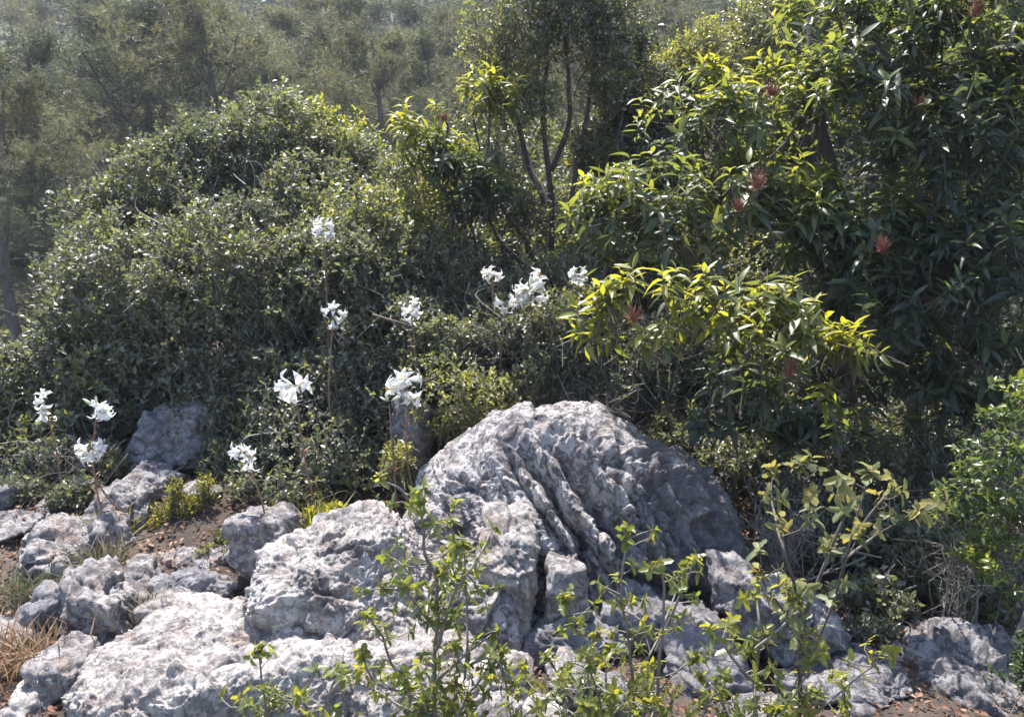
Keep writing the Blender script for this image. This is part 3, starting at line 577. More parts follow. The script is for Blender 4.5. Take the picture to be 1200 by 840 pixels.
arbutus('strawberry_tree', 'large broad-leaved tree with yellow-green leaf rosettes and red seed clusters, spreading over the boulder',
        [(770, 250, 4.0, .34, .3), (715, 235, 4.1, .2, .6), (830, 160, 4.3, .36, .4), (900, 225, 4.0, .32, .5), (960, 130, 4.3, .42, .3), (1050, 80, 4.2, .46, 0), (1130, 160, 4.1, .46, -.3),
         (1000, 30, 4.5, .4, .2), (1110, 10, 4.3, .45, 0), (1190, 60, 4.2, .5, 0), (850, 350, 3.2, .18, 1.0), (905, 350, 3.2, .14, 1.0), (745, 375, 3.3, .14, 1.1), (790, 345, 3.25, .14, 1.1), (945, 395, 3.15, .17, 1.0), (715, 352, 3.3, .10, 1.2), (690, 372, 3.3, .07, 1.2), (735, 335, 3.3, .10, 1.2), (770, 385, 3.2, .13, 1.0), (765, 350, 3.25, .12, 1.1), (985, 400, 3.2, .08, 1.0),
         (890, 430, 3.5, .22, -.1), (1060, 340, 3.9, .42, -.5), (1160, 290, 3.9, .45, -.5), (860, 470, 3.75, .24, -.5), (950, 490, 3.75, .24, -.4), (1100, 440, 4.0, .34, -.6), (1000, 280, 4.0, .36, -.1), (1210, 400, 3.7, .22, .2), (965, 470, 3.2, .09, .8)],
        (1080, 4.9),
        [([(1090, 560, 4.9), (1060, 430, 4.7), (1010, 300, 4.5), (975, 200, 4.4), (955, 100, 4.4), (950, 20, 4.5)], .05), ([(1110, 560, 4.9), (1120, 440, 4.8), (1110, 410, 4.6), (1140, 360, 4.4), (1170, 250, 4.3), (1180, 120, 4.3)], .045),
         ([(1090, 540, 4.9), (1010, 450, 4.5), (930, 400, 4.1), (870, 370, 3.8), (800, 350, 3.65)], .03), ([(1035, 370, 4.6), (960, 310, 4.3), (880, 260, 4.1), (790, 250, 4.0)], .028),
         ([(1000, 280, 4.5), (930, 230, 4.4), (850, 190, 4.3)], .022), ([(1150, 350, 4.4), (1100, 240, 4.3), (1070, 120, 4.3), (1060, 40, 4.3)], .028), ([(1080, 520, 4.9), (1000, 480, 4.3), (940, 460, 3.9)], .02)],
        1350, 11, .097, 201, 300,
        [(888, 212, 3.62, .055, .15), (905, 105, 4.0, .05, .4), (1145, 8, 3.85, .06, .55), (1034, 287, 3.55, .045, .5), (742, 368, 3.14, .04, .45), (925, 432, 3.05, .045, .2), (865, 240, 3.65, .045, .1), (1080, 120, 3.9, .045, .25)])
arbutus('strawberry_tree', 'small broad-leaved sapling with yellow-green drooping leaves beside the multi-stemmed tree',
        [(480, 145, 5.4, .18, .6), (565, 105, 5.4, .18, .7), (515, 180, 5.4, .2, .1), (560, 220, 5.4, .24, -.5), (470, 185, 5.3, .12, .4), (530, 120, 5.5, .14, .5)], (545, 5.6),
        [([(560, 430, 5.6), (560, 320, 5.6), (545, 230, 5.5), (528, 170, 5.5), (520, 135, 5.5)], .016), ([(556, 300, 5.6), (530, 210, 5.5), (490, 150, 5.4)], .012), ([(552, 260, 5.5), (570, 180, 5.5), (575, 110, 5.4)], .012)],
        130, 10, .10, 202, 120, [(520, 137, 5.15, .04, .6)], .4, .5)

# right edge mastic bush
shrub('mastic_bush', 'bright green bush with small rosettes of oval leaves beside the shaded litter', 'shrub',
      [(1200, 560, 2.9, .20), (1150, 590, 2.95, .15), (1220, 480, 2.95, .18), (1190, 640, 2.85, .17), (1115, 590, 3.0, .07), (1140, 650, 2.9, .10), (1240, 600, 2.9, .25)],
      (1230, 3.0), M['mastic'], T_MAS, 440, 9, .07, .028, 110, nobj=300, kind='mas', r0=.009, stem_mat='twig', base_t=.5, tip_b=.5, nstem=8, spread=1.0, lump=.45)
shrub('mastic_bush', 'feathery dark green plant beside the furrowed corner boulder', 'shrub',
      [(1195, 800, 2.45, .09), (1180, 820, 2.4, .07), (1225, 770, 2.5, .1)], (1215, 2.5), M['mastic'], T_MAS, 130, 10, .05, .022, 111, nobj=200, kind='mas', r0=.005, base_t=.25, nstem=4)

# ------------------------------------------------------------------ foreground oak saplings and shoots: traced stems, every leaf an object
def sapling(label, Yd, branches, leaf, tsize, seed, mat='oakfront', dens=0.80, base_t=.5, name='oak_sapling', stem_r=.006, tip_b=.35, jitY=.07, stemmat='twig', tpls=None):
    rng = np.random.default_rng(seed); b0 = branches[0][0]; lp = P(b0[0], b0[1], Yd); loc = np.array([lp[0], Yd, float(ground_z(lp[0], Yd))])
    o = link(name, None, loc=loc, label=label, cat='sapling', group='young oaks in the foreground')
    Ps, As, Ns, Ss, Ts = [], [], [], [], []
    for q, br in enumerate(branches):
        w_ = 1.0 if q == 0 else .6; y = Yd; pts = []
        for a, b_ in br: pts.append(P(a, b_, y)); y += rng.normal(0, jitY)
        pts = np.array(pts)
        if br[0][1] > 800: pts = np.vstack([[pts[0][0]+rng.normal(0, .02), Yd, float(ground_z(pts[0][0], Yd))-.03], pts])
        c_ = spline(pts, 8+4*len(br)); c_ += (.004*fbm(c_*16, 2, seed))[:, None]
        V, F = tube(c_-loc, np.linspace(stem_r*w_, stem_r*.25*w_+.0008, len(c_)), 6); link('stem' if q == 0 else 'branch', mesh('stem', V, F), M[stemmat], o)
        seg = np.linalg.norm(np.diff(c_, axis=0), axis=1); L = seg.sum(); nside = max(3, int(L/.035*dens))
        # short side shoots each carrying a little whorl
        cum = np.concatenate([[0], np.cumsum(seg)])/L
        ft = np.append(rng.uniform(.22 if br[0][1] > 800 else .1, 1, nside), [1, .97])
        for f in ft:
            k = min(np.searchsorted(cum, f), len(c_)-1); p = c_[k]; tdir = unit(c_[k]-c_[max(k-1, 0)]) if k else np.array([0, 0, 1.0])
            d = unit(tdir*.45+rng.normal(size=3)*np.array([1.1, .8, .45])+np.array([0, 0, .40])); sl = rng.uniform(.015, .095) if f < .96 else .008
            e = p+d*sl
            nl = int(rng.integers(3, 9)); tw = np.clip(base_t+.06+rng.normal(0, .16)+.25*(f-.6), 0, 1)
            V, F = tube(spline([p, (p+e)/2+rng.normal(0, .006, 3), e], 5)-loc, np.linspace(.0019, .0009, 5), 4)
            _sh.append((V, F))
            pp, a_, n2, s_, t_ = rosettes(np.array([e]), np.array([d]), rng, nl, tsize, np.array([tw]), tip_b)
            pp = e+(pp-e)*.5; Ps.append(pp); As.append(a_); Ns.append(n2); Ss.append(s_); Ts.append(t_)
    link('twigs', mesh('twigs', *join(_sh)), M[stemmat], o, kind='stuff'); _sh.clear()
    Pp, A, Nn, S, T = [np.concatenate(q) for q in (Ps, As, Ns, Ss, Ts)]
    vis = pick_visible(Pp+A*S[:, None]*.5, S, 300, cell=4, size_px=6); rest = np.ones(len(Pp), bool); rest[vis] = False
    tp = tpls or T_OAK; leaf_objects(leaf, tp, Pp[vis], A[vis], Nn[vis], S[vis], T[vis], M[mat], o, loc, rng)
    if rest.sum() > 0: link('foliage', leaves_mesh('foliage', tp, Pp[rest]-loc, A[rest], Nn[rest], S[rest], T[rest], rng), M[mat], o, kind='stuff')
    return o
_sh = []
sapling('tallest leafy oak sapling in front of the pale slab and boulder', 1.95,
        [[(508, 860), (510, 770), (512, 690), (500, 650), (490, 590)], [(512, 760), (530, 700), (556, 660), (578, 618)], [(510, 740), (480, 700), (448, 690)], [(505, 850), (468, 790), (446, 745), (430, 720)], [(520, 850), (545, 790), (548, 700), (540, 640)],
         [(515, 690), (530, 640), (528, 612)], [(490, 600), (470, 575), (445, 560)], [(520, 860), (560, 800), (590, 760)], [(500, 860), (455, 820), (415, 790)], [(510, 800), (540, 770), (580, 740)], [(512, 720), (470, 660), (455, 650)], [(505, 840), (440, 800), (425, 760)], [(530, 790), (575, 770), (600, 800)], [(512, 700), (540, 670), (560, 690)]],
        'oakf', .029, 301, dens=1.10, stem_r=.008)
sapling('young oak shoots in front of the dark hollow under the boulder', 2.1,
        [[(735, 870), (742, 800), (735, 740), (728, 690), (735, 620)], [(700, 870), (690, 790), (676, 740), (664, 700)], [(715, 870), (700, 810), (690, 770), (700, 740)], [(760, 870), (765, 800), (750, 760)], [(742, 800), (770, 750), (790, 700), (806, 660)], [(720, 870), (710, 800), (715, 760)], [(690, 860), (660, 800), (640, 770)], [(745, 860), (780, 800), (815, 770)]],
        'oakf', .030, 302, dens=0.84, base_t=.48, stem_r=.006)
sapling('bare-stemmed oak shoot with a few leaf tufts beside the shaded rock face', 2.05,
        [[(765, 870), (772, 790), (778, 700), (772, 660)], [(770, 760), (800, 690), (815, 655)]], 'oakf', .032, 303, dens=0.43, stem_r=.007, base_t=.55)
sapling('tall prickly oak with grey curled leaves before the shaded litter', 2.1,
        [[(936, 870), (938, 770), (945, 720), (975, 640), (990, 600), (985, 560)], [(945, 725), (920, 650), (905, 590), (906, 548)], [(940, 790), (975, 710), (995, 640), (1018, 552)], [(990, 655), (1030, 625), (1078, 598)], [(975, 640), (950, 590), (935, 545)], [(938, 740), (900, 690), (890, 670)], [(1000, 630), (1030, 590), (1046, 572)]],
        'greyoak', .042, 304, 'greyoak', stemmat='twigdark', dens=0.64, base_t=.45, stem_r=.008, tip_b=.3)
sapling('low spreading prickly oak in front of the jagged pale grey rock', 2.0,
        [[(880, 870), (885, 800), (890, 740), (885, 690)], [(885, 800), (850, 760), (830, 735)], [(900, 870), (940, 800), (960, 765)], [(860, 870), (840, 810), (820, 790)], [(930, 870), (985, 810), (1045, 765)], [(885, 760), (920, 730), (930, 700)], [(960, 870), (985, 830), (990, 790)]],
        'greyoak2', .034, 305, 'oakfront', dens=0.94, base_t=.58, stem_r=.007)
sapling('short oak seedling rising over the broad pale slab', 1.9, [[(312, 860), (306, 800), (302, 762)], [(312, 850), (285, 825)], [(312, 840), (345, 815)]], 'oakf', .027, 306, dens=1.06, stem_r=.004)
sapling('tiny oak seedling at the foot of the broad pale slab', 1.85, [[(390, 860), (385, 815), (400, 785)], [(390, 850), (360, 825), (350, 815)]], 'oakf', .027, 307, dens=1.06, stem_r=.004)
sapling('dense low oak tuft below the tallest sapling', 1.85, [[(600, 870), (595, 815), (585, 770)], [(470, 870), (480, 820), (470, 790)], [(530, 870), (540, 830), (530, 800)], [(820, 870), (830, 825), (850, 790)], [(900, 870), (910, 830)], [(600, 870), (640, 820), (660, 800)], [(560, 870), (550, 820)], [(650, 870), (690, 825)], [(760, 870), (770, 820)]], 'oakf', .028, 308, dens=1.22, stem_r=.005)

# ------------------------------------------------------------------ lilies
def petal_mesh():
    V, F = [], []; ns, nw = 8, 5
    for q in range(ns+1):
        t = q/ns; h = .72*math.sin(t*1.62)+.06*t-(.20*max(0, t-.72)/.28 if t > .72 else 0); rr = .05+.16*t**1.2+.36*max(0, t-.42)**1.4*2.4
        wd = .165*math.sin(math.pi*min(1, (t*.86+.10)))**.8*(1 if t < .98 else .25)
        for k in range(nw):
            s = (k/(nw-1)-.5)*2; cup = .35*wd*(1-s*s)*(1-t)+.03*(1-abs(s))
            V.append((rr+cup-.05*abs(s)*t, wd*s, h))
    for q in range(ns):
        for k in range(nw-1): a = q*nw+k; F.append((a, a+1, a+nw+1, a+nw))
    return mesh('petal', V, F, [.3+.7*min(1, (i_//nw)/4) for i_ in range(len(V))])
PETAL = petal_mesh(); PETAL.materials.append(M['petal'])
def core_mesh():
    parts = [tube(np.array([(0, 0, -.12), (0, 0, 0), (0, 0, .1)]), [.03, .045, .06], 6)]
    me1 = join(parts); return mesh('flower', me1[0], me1[1], np.full(len(me1[0]), .1))
CORE = core_mesh(); CORE.materials.append(M['bud'])
def stamen_mesh():
    q = spline([(.02, 0, .05), (.07, 0, .4), (.14, 0, .66)], 6); V, F = tube(q, .012, 4)
    V2, F2 = tube(np.array([(.10, 0, .66), (.14, 0, .68), (.19, 0, .67)]), [.012, .03, .012], 5); V, F = join([(V, F), (V2, F2)]); return mesh('stamen', V, F)
STAMEN = stamen_mesh(); STAMEN.materials.append(M['pollen'])
def bud_mesh():
    t = np.linspace(0, 1, 9); V, F = tube(np.stack([0*t, 0*t, t*.95], -1), .012+.10*np.sin(np.pi*t**1.25)**.9, 7); return mesh('bud', V, F, np.repeat(t, 7))
BUD = bud_mesh(); BUD.materials.append(M['bud'])
SL = {}
for lv in range(4):
    tv, tf = leaf_tpl(4, .07, .3, .35); SL[lv] = mesh('leaf', tv, tf, np.full(len(tv), lv/3)); SL[lv].materials.append(M['stemleaf'])
def orient(axis, roll, s, p):
    a, b_, z = frames(np.array([[1, .1, 0.0]]) if abs(axis[0]) < .9 else np.array([[0, 1.0, .1]]), np.array([axis])); z = unit(np.asarray(axis, float)); x = unit(np.cross(z, [.3, .9, .1])); y = np.cross(z, x)
    x, y = x*math.cos(roll)+y*math.sin(roll), -x*math.sin(roll)+y*math.cos(roll)
    R = np.eye(4); R[:3, 0], R[:3, 1], R[:3, 2], R[:3, 3] = x*s, y*s, z*s, p; return Matrix(R.tolist())
def lily(head, low, Yd, flowers, buds, label, seed, size=.062, leafn=26, group='white lilies among the rocks'):
    rng = np.random.default_rng(seed); top = P(head[0], head[1], Yd); lowp = P(low[0], low[1], Yd)
    d = (lowp-top)/max(.05, top[2]-lowp[2]); gz = float(ground_z(lowp[0], Yd)); base = top+d*(top[2]-gz)*1.0; base[1] = Yd+rng.normal(0, .04); base[0] = top[0]+(lowp[0]-top[0])*min(1.25, (top[2]-gz)/max(.05, top[2]-lowp[2])); base[2] = float(ground_z(base[0], base[1]))-.02
    o = link('lily', None, loc=base, label=label, cat='lily', group=group)
    mid = base+(top-base)*.5+np.array([rng.normal(0, .03), rng.normal(0, .03), 0]); c_ = spline([base, mid, top], 16)
    V, F = tube(c_-base, np.linspace(.0052, .0034, 16), 6); link('stem', mesh('stem', V, F), M['lilystem'], o)
    for k in range(leafn):
        f = rng.uniform(.12, .9); i_ = int(f*15); p = c_[i_]-base; th = rng.uniform(0, 6.28)
        a = np.array([math.cos(th), math.sin(th), rng.uniform(.6, 2.6) if f > .4 else rng.uniform(-2.2, 1.5)]); a_, b_, z_ = frames(a[None], np.array([[0, 0, 1.0]])+.2)
        lo = bpy.data.objects.new('leaf', SL[int(np.clip(rng.normal(.6 if f < .6 else 1.3, .8), 0, 3))]); COL.objects.link(lo); lo.parent = o
        s = rng.uniform(.03, .055)*(1.15-f*.4); R = np.eye(4); R[:3, 0], R[:3, 1], R[:3, 2], R[:3, 3] = a_[0]*s, b_[0]*s, z_[0]*s, p; lo.matrix_local = Matrix(R.tolist())
    if len(flowers) > 2: flowers = flowers+[(rng.normal(0, .7), rng.normal(0, .7), rng.normal(0, .9), rng.normal(.1, .7)) for _ in range(1)]
    for k, (dx, dz, ax, az) in enumerate(flowers):        # offsets in flower lengths; axis: ax to the right, az up
        ay = rng.uniform(-1.0, -.2) if k % 3 else rng.uniform(-.4, .5); ax += rng.normal(0, .25); az += rng.normal(-.1, .3)
        ax3 = unit(np.array([ax, ay, az])); p0 = np.array([dx*.26+rng.normal(0, .12), rng.normal(0, .2), dz*.40+rng.normal(0, .2)])*size
        q = top-base+p0; pv = spline([top-base+np.array([0, 0, dz*.2*size]), top-base+p0*.6+np.array([0, 0, .1*size]), q], 5); Vp, Fp = tube(pv, .0022, 5); link('pedicel', mesh('pedicel', Vp, Fp), M['lilystem'], o)
        fo = link('flower', CORE, None, o); sc = size*rng.uniform(.9, 1.12); fo.matrix_local = orient(ax3, rng.uniform(0, 6), sc, q)
        for m_ in range(6):
            pt = bpy.data.objects.new('petal', PETAL); COL.objects.link(pt); pt.parent = fo; pt.rotation_euler = (rng.normal(0, .14), rng.normal(.05, .20), m_*math.pi/3+rng.normal(0, .12)); pt.scale = (1, 1.05 if m_ % 2 else .85, rng.uniform(.95, 1.05))
        for m_ in range(5):
            st = bpy.data.objects.new('stamen', STAMEN); COL.objects.link(st); st.parent = fo; st.rotation_euler = (0, 0, m_*1.2566+.3)
    for k, (ax, az, L) in enumerate(buds):
        bo = link('bud', BUD, None, o); bo.matrix_local = orient(unit(np.array([ax, rng.normal(0, .2), az])), rng.uniform(0, 6), L*size, top-base+np.array([ax*.1, 0, .25])*size)
    return o
# heads
f3 = [(-.9, 0, -1, .0), (.9, .1, 1, .1), (0, .4, .1, .2)]; f4 = [(-1, .1, -1, .2), (1, .1, 1, .1), (-.3, .5, -.3, .3), (.4, -.4, .4, -.5)]
f5 = [(-1.1, .2, -1, .25), (1.1, .1, 1, .15), (-.4, .6, -.3, .4), (.4, .5, .4, .3), (.0, -.4, .1, -.4), (-.8, -.4, -.8, -.4)]
lily((379, 268), (381, 330), 4.58, f5, [(-.7, 1, .8), (.6, 1, .9)], 'white lily with two spiky upright buds, the tallest, high against the oak shrub', 401, leafn=14)
lily((391, 366), (397, 470), 4.35, f4[:3]+[(.5, -.6, .7, -.6)], [(.9, .9, .6)], 'white lily with rounded bloom on a long straight red-brown stem', 402)
lily((482, 364), (486, 430), 4.42, f3+[(-.2, -.4, -.2, -.5)], [], 'white lily with three hanging blooms before the dark shrub', 403, leafn=10)
lily((345, 455), (373, 600), 3.75, [(-.9, .4, -1, .5), (.9, .3, 1, .45), (-.1, -.6, -.1, -1)], [], 'white lily with a drooping trumpet between two side blooms', 404, size=.088)
lily((286, 530), (303, 690), 3.55, [(-1, .1, -.9, .1), (.9, .3, .9, .4), (.5, -.4, .6, -.5), (-.3, .4, -.3, .4)], [(-.4, 1, .5)], 'white lily with a full round head above the upright blocky rock', 405, leafn=22)
lily((477, 456), (487, 510), 3.95, f5[:5], [], 'white lily with wide-flared recurved petals before the blue-grey stone', 406, size=.085)
lily((456, 474), (462, 520), 3.9, [], [(-.9, .5, .75), (-.3, 1.2, .8), (1.0, .6, 1.0)], 'lily with three closed pale buds beside the wide-flared bloom', 407, leafn=6)
lily((113, 480), (156, 580), 3.80, [(-.2, -.5, -.3, -.8), (.8, .3, .9, .3), (.6, -.1, .5, .1)], [(-1, .9, .9), (.2, 1.2, .8)], 'white lily with a long bud pointing outward on a leaning stem', 408, size=.07)
lily((108, 530), (130, 600), 3.75, f5, [(.1, 1, .6)], 'white lily with a frilled head on a curved red stem above the ridged rock', 409, leafn=20)
lily((52, 472), (66, 505), 4.05, [(-.9, -.2, -1, -.4), (.5, .4, .6, .3), (.9, .1, .8, -.1)], [], 'white lily with two small blooms in the shade of the oak shrub', 410, leafn=8)
lily((577, 322), (584, 380), 4.6, [(-.9, .2, -.8, .3), (.8, -.3, 1, -.2), (0, .7, 0, .7), (-.5, -.5, -.7, -.5)], [], 'white lily with blooms spaced along a pale stem behind the boulder', 411, leafn=10)
lily((622, 345), (626, 420), 4.55, f5+[(1.3, -.2, 1, -.3), (-1.3, -.3, -1, -.3), (.4, .9, .3, .9)], [(1.1, .7, 1.0), (-1.1, .4, 1.0), (.0, 1.3, 1.0)], 'broadest white lily head with long spreading buds behind the boulder', 412, size=.088, leafn=12)
lily((592, 358), (594, 420), 4.55, [(-.4, .2, -.6, .1), (.5, .2, .7, .1), (0, -.3, .1, -.6)], [], 'compact white lily bloom tucked below the broadest head', 413, leafn=10)
lily((678, 322), (674, 380), 4.6, [(-.3, .3, -.5, .2), (.3, -.3, .4, -.5), (-.4, -.4, -.6, -.4)], [(-.8, 1, .7), (.9, .8, .8)], 'white lily beside the yellow-green leaves of the strawberry tree', 414, leafn=8)

# ------------------------------------------------------------------ small plants, grass, litter
def tuft(name, label, cat, a, b_, Yd, nb, h, spread, mat, seed, tint=(.5, .25), group='dry grass tufts'):
    nb = nb*2; rng = np.random.default_rng(seed); lp = P(a, b_, Yd); loc = np.array([lp[0], Yd, max(float(ground_z(lp[0], Yd)), lp[2])])
    p = np.concatenate([rng.normal(0, spread*.35, (nb, 2)), np.full((nb, 1), -.01)], 1); A = np.concatenate([rng.normal(0, .42, (nb, 2)), np.ones((nb, 1))], 1)
    me = leaves_mesh(name, T_BLADE, p, A, unit(rng.normal(size=(nb, 3))), h*rng.uniform(.5, 1.2, nb), np.clip(rng.normal(tint[0], tint[1], nb), 0, 1), rng)
    return link(name, me, M[mat], loc=loc, label=label, cat=cat, group=group)
tuft('grass_tuft', 'dry straw grass tuft in front of the ridged rock', 'grass', 122, 672, 3.42, 110, .17, .14, 'straw', 501, (.35, .25))
tuft('grass_tuft', 'red-brown dry grass tuft hanging beside the flat-topped block', 'grass', 140, 690, 3.38, 100, .12, .14, 'dry', 502, (.45, .25))
tuft('grass_tuft', 'grey-green wiry tuft between the flat-topped block and the ribbed rock', 'grass', 38, 705, 3.3, 120, .13, .2, 'straw', 503, (.05, .15))
tuft('grass_tuft', 'pinkish dry heath tuft below the ribbed rock', 'grass', 15, 780, 2.75, 130, .15, .24, 'dry', 504, (.75, .25))
tuft('grass_tuft', 'grey dry tuft beside the pointed grey stone', 'grass', 30, 800, 2.85, 110, .13, .2, 'straw', 505, (.3, .3))
tuft('grass_tuft', 'sparse straw blades at the rear corner of the broad slab', 'grass', 175, 725, 3.1, 40, .13, .1, 'straw', 506)
tuft('grass_tuft', 'broad-bladed yellow-green tuft behind the pale leaning slab', 'grass', 375, 640, 3.6, 120, .20, .12, 'lime', 507, (.6, .25))
tuft('grass_tuft', 'yellow-green tuft on the rock beside the spurge', 'grass', 128, 640, 3.72, 90, .14, .12, 'lime', 508, (.5, .25))
shrub('spurge_plant', 'bright yellow-green spurge plant growing in the red-brown litter', 'plant', [(192, 598, 3.88, .06), (222, 590, 3.92, .07), (240, 565, 3.96, .05), (205, 570, 3.9, .05), (180, 618, 3.8, .04)], (210, 3.88), M['lime'], T_MAS, 260, 9, .12, .016, 510, r0=.004, nstem=8, base_t=.5, up=1.6, lump=.5)
shrub('herb_plant', 'leafy yellow-green herb behind the upright blocky rock', 'plant', [(368, 612, 3.75, .06), (392, 605, 3.75, .055), (350, 628, 3.7, .04)], (372, 3.76), M['lime'], T_MAS, 90, 8, .07, .035, 511, r0=.004, nstem=4, base_t=.45)
shrub('herb_plant', 'small dull green herb in the red-brown litter', 'plant', [(262, 630, 3.7, .06), (240, 655, 3.6, .04)], (255, 3.7), M['oakfront'], T_MAS, 90, 8, .06, .02, 512, r0=.003, nstem=4, base_t=.3)
for k, (a, b_, Yd, lab) in enumerate(((70, 620, 4.0, 'small grey-green herb under the leaning lilies'), (20, 620, 4.05, 'small grey-green herb beside the weathered stone at the shrub edge'), (300, 668, 3.6, 'small dull herb at the foot of the twin lily stems'), (680, 830, 2.35, 'small green herb between the low stones of the hollow'), (1010, 770, 2.9, 'small dark herb in the shaded litter by the squat grey rock'), (850, 650, 3.5, 'small dark herb against the shaded flank of the great boulder'))):
    shrub('herb_plant', lab, 'plant', [(a, b_-12, Yd, .07), (a+22, b_-6, Yd+.05, .05), (a-22, b_-4, Yd, .05)], (a, Yd), M['oak'], T_MAS, 110, 8, .07, .022, 550+k, r0=.003, nstem=4, base_t=.35, lump=.4)
def litter():
    rng = np.random.default_rng(520); n_ = 42000; x = rng.uniform(-3.5, 4, n_); y = rng.uniform(1.8, 6.5, n_); z = ground_z(x, y)+rng.uniform(.003, .03, n_)
    A = np.concatenate([rng.normal(size=(n_, 2)), rng.normal(0, .35, (n_, 1))], 1); Nn = np.array([0, 0, 1.0])+rng.normal(size=(n_, 3))*.5
    me = leaves_mesh('leaf_litter', T_OAK[:1]+T_MAS[:1]+[leaf_tpl(3, .28, .6, .5)], np.stack([x, y, z], -1), A, Nn, rng.uniform(.012, .036, n_), np.clip(rng.normal(.38, .25, n_), 0, 1), rng)
    link('leaf_litter', me, M['dry'], kind='stuff', label='red-brown dry leaf litter strewn over the soil', cat='litter')
litter()
def tangle(label, a, b_, Yd, r, n_, seed, mat='twig'):
    rng = np.random.default_rng(seed); c_ = P(a, b_, Yd); loc = np.array([c_[0], Yd, float(ground_z(c_[0], Yd))]); parts = []
    for q in range(n_):
        s = np.append(rng.normal(0, r*.35, 2), 0)+loc-np.array([0, 0, .02]); e = c_+rng.normal(0, r*.6, 3); m_ = (s+e)/2+rng.normal(0, r*.3, 3)
        parts.append(tube(spline([s, m_, e], 8)-loc, np.linspace(.0022, .0007, 8), 4))
        for k in range(3):
            p = m_+(e-m_)*rng.random(); parts.append(tube(spline([p, p+rng.normal(0, .05, 3), p+rng.normal(0, .08, 3)], 5)-loc, np.linspace(.0012, .0005, 5), 3+1))
    return link('dry_bush', mesh('dry_bush', *join(parts)), M[mat], loc=loc, label=label, cat='dead bush')
tangle('tangle of bare dry twigs behind the tall prickly oak', 920, 600, 3.35, .16, 40, 530)
tangle('bare pale twigs under the bright green bush', 1120, 640, 3.05, .12, 22, 531)
tangle('pinkish dead twigs in the shade behind the boulder crown', 700, 470, 4.3, .15, 26, 532)
tangle('bare grey twigs at the shaded foot of the oak shrub', 80, 540, 4.4, .25, 40, 533)
# ------------------------------------------------------------------ pines and the wooded slope beyond
def pine_variant(seed, h=11.0):
    rng = np.random.default_rng(seed); t = np.linspace(0, 1, 16); tr = np.stack([.5*np.sin(t*3+seed), .35*np.sin(t*2.3+seed*2), t*h], -1); tr -= tr[0]
    trunk = mesh('trunk', *tube(tr, .20*(1-t)+.03, 8)); br = []; tips = []
    nb = 40
    for q in range(nb):
        f = .06+.92*(q+rng.random())/nb; p = np.array([np.interp(f, t, tr[:, k]) for k in range(3)]); th = q*2.4+rng.normal(0, .4)
        L = (1.1+2.3*math.sin(math.pi*min(1, (f-.02)**.8))*rng.uniform(.65, 1.15))*(1 if f < .85 else .55); rise = .25+.8*f
        e = p+L*np.array([math.cos(th), math.sin(th), rise*.55]); m_ = (p+e)/2+np.array([0, 0, -.12*L]); c_ = spline([p, m_, e], 10)
        br.append(tube(c_, np.linspace(.055*(1.2-f), .012, 10), 5))
        for s in range(17):
            g = rng.uniform(.35, 1.05); base = np.array([np.interp(g, np.linspace(0, 1, 10), c_[:, k]) for k in range(3)])
            ct = base+rng.normal(0, .22, 3)*L*.42+np.array([0, 0, .12]); br.append(tube(np.array([base, (base+ct)/2+[0, 0, -.03], ct]), [.012, .008, .004], 3))
            tips.append(ct+rng.normal(0, .17, (11, 3))*np.array([1, 1, .8]))
    tips = np.concatenate(tips); n_ = len(tips); k = 13
    ax = unit(rng.normal(size=(n_, 3))*.5+np.array([0, 0, 1.0])); A = unit(ax[:, None]*.75+rng.normal(size=(n_, k, 3))*.75).reshape(-1, 3)
    Pp = (tips[:, None]+ax[:, None]*rng.uniform(-.10, .10, (n_, k, 1))).reshape(-1, 3); T = np.clip(np.repeat((.15 if seed == 14 else .58)+.3*fbm(tips*.9, 2, seed)+rng.normal(0, .12, n_), k)+rng.normal(0, .08, n_*k), 0, 1)
    NEED = [(np.array([(0, .045, 0), (0, -.045, 0), (1, 0, -.08)], float), np.array([(0, 1, 2)]))]
    crown = leaves_mesh('crown', NEED, Pp, A, unit(rng.normal(size=(n_*k, 3))), rng.uniform(.11, .19, n_*k), T, rng)
    trunk.materials.append(M['pinebark']); br = mesh('branches', *join(br)); br.materials.append(M['pinebark']); crown.materials.append(M['pine']); return trunk, br, crown
PV = [pine_variant(s) for s in (3, 8, 14)]
def pine(px_, Yd, top_py, label, v, rz, wide=1.0):
    x = P(px_, 100, Yd)[0]; gz = float(ground_z(x, Yd)); H = P(px_, top_py, Yd)[2]-gz; s = H/11.6
    o = link('pine_tree', None, loc=(x, Yd, gz-.1), label=label, cat='tree', group='pines on the slope'); o.rotation_euler = (0, 0, rz); o.scale = (s*wide, s*wide, s)
    link('trunk', PV[v][0], None, o); link('branches', PV[v][1], None, o, kind='stuff'); link('crown', PV[v][2], None, o, kind='stuff')
pine(10, 17, 70, 'pale olive pine low beside the dome-shaped oak shrub', 0, .3, 1.15)
pine(-60, 20, 20, 'pale olive pine standing behind the low pine', 1, 1.3, 1.1)
pine(130, 26, -20, 'tall dark pine with visible trunk behind the oak shrub', 2, 2.1, 1.3)
pine(215, 24, -30, 'tall olive pine beside the dark pine', 0, 4.0, 1.1)
pine(290, 27, -10, 'sparse olive pine with thin pale twigs', 1, 5.2, 1.1)
pine(365, 23, 60, 'low yellowish pine above the oak shrub', 2, .9, 1.2)
pine(440, 22, 20, 'rounded grey-green pine beside the broad-leaved sapling', 0, 2.7, 1.1)
pine(500, 32, -10, 'distant dark pine in the gap left of the multi-stemmed tree', 1, 3.3, 1.1)
pine(400, 46, -4, 'dark blue-green pine on the far slope', 2, 1.7, 1.1)
pine(545, 25, 30, 'grey-green pine directly behind the broad-leaved sapling', 2, 5.7, 1.0)
pine(730, 24, 10, 'pale grey-green pine right of the multi-stemmed tree', 0, 1.1, 1.0)
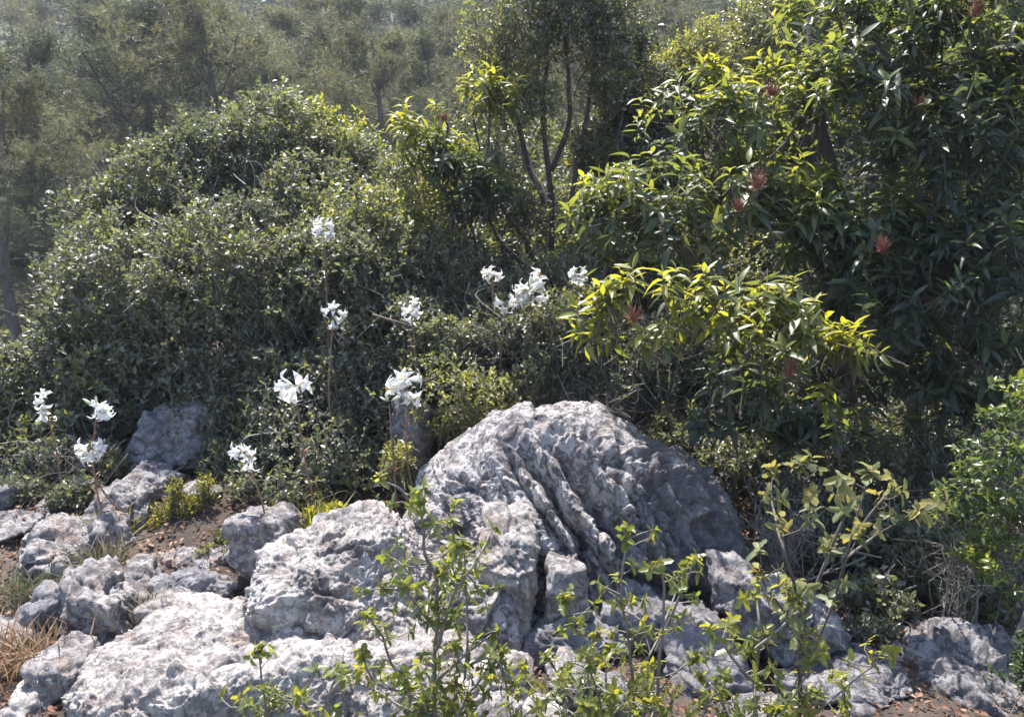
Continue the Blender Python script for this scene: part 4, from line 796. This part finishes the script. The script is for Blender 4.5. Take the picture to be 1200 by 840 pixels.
pine(790, 30, -20, 'hazy pine above the yellowish oak shrub', 1, .2, 1.2)
pine(865, 38, -30, 'dark shaded pine beyond the strawberry tree', 2, 3.9, 1.3)
pine(660, 28, -20, 'pine seen through the stems of the multi-stemmed tree', 1, 2.2, 1.1)
pine(60, 48, -40, 'far pine on the slope behind the tall dark pine', 1, 4.4, 1.2)
pine(1000, 30, -60, 'pine hidden behind the strawberry tree crown', 0, 4.9, 1.2)
pine(95, 21, 40, 'dark bushy pine between the pale pine and the dome-shaped oak', 2, .6, 1.25)
pine(180, 33, -30, 'dark pine behind the tall olive pine', 2, 5.0, 1.3)
pine(330, 34, -25, 'dark grey pine behind the low yellowish pine', 1, 2.5, 1.3)
pine(455, 36, -30, 'broad dark pine behind the rounded grey-green pine', 2, 3.6, 1.3)
pine(820, 26, 20, 'dark bushy pine over the yellowish oak shrub', 2, 1.2, 1.3)
pine(750, 40, -30, 'distant broad pine right of the multi-stemmed tree', 2, 2.9, 1.4)
pine(600, 38, -30, 'distant broad pine behind the multi-stemmed tree', 2, 4.2, 1.3)
def far_wood():
    rng = np.random.default_rng(600); tv = []; n_ = 380; x = rng.uniform(-62, 62, n_); y = rng.uniform(50, 104, n_); z = ground_z(x, y); Ps = []
    for q in range(n_):
        h = rng.uniform(3.5, 7); k = 420; d = unit(rng.normal(size=(k, 3))); r = np.array([.34, .34, .5])*h*rng.uniform(.7, 1.05, (k, 1)); p = d*r+np.array([x[q], y[q], z[q]+h*.5]); Ps.append(p+rng.normal(0, .15, p.shape))
    Pp = np.concatenate(Ps); N_ = len(Pp); A = unit(rng.normal(size=(N_, 3))+np.array([0, 0, .5])); T = np.clip(np.repeat(rng.uniform(.05, .6, n_), 420)+rng.normal(0, .15, N_), 0, 1)
    link('far_woodland', leaves_mesh('far_woodland', [(TINY[0][0]*np.array([1, 1.6, 1]), TINY[0][1])], Pp, A, unit(rng.normal(size=(N_, 3))), rng.uniform(.28, .55, N_), T, rng), M['pine'], kind='stuff', label='hazy pine wood covering the far slope', cat='woodland')
far_wood()

# ------------------------------------------------------------------ haze
bm = bmesh.new(); bmesh.ops.create_cube(bm, size=1); me = bpy.data.meshes.new('haze'); bm.to_mesh(me); bm.free()
hz = link('haze', me, kind='stuff', label='thin bluish summer haze filling the valley air', cat='haze')
hz.scale = (1240, 980, 70); hz.location = (0, 430, 10.5)
hm = bpy.data.materials.new('haze'); hm.use_nodes = True; hn = hm.node_tree.nodes; hl = hm.node_tree.links
hn.remove(hn['Principled BSDF']); pv = hn.new('ShaderNodeVolumePrincipled'); pv.inputs['Density'].default_value = .0010; pv.inputs['Color'].default_value = (.80, .86, 1.0, 1); pv.inputs['Anisotropy'].default_value = .2
hl.new(pv.outputs[0], hn['Material Output'].inputs['Volume']); me.materials.append(hm)
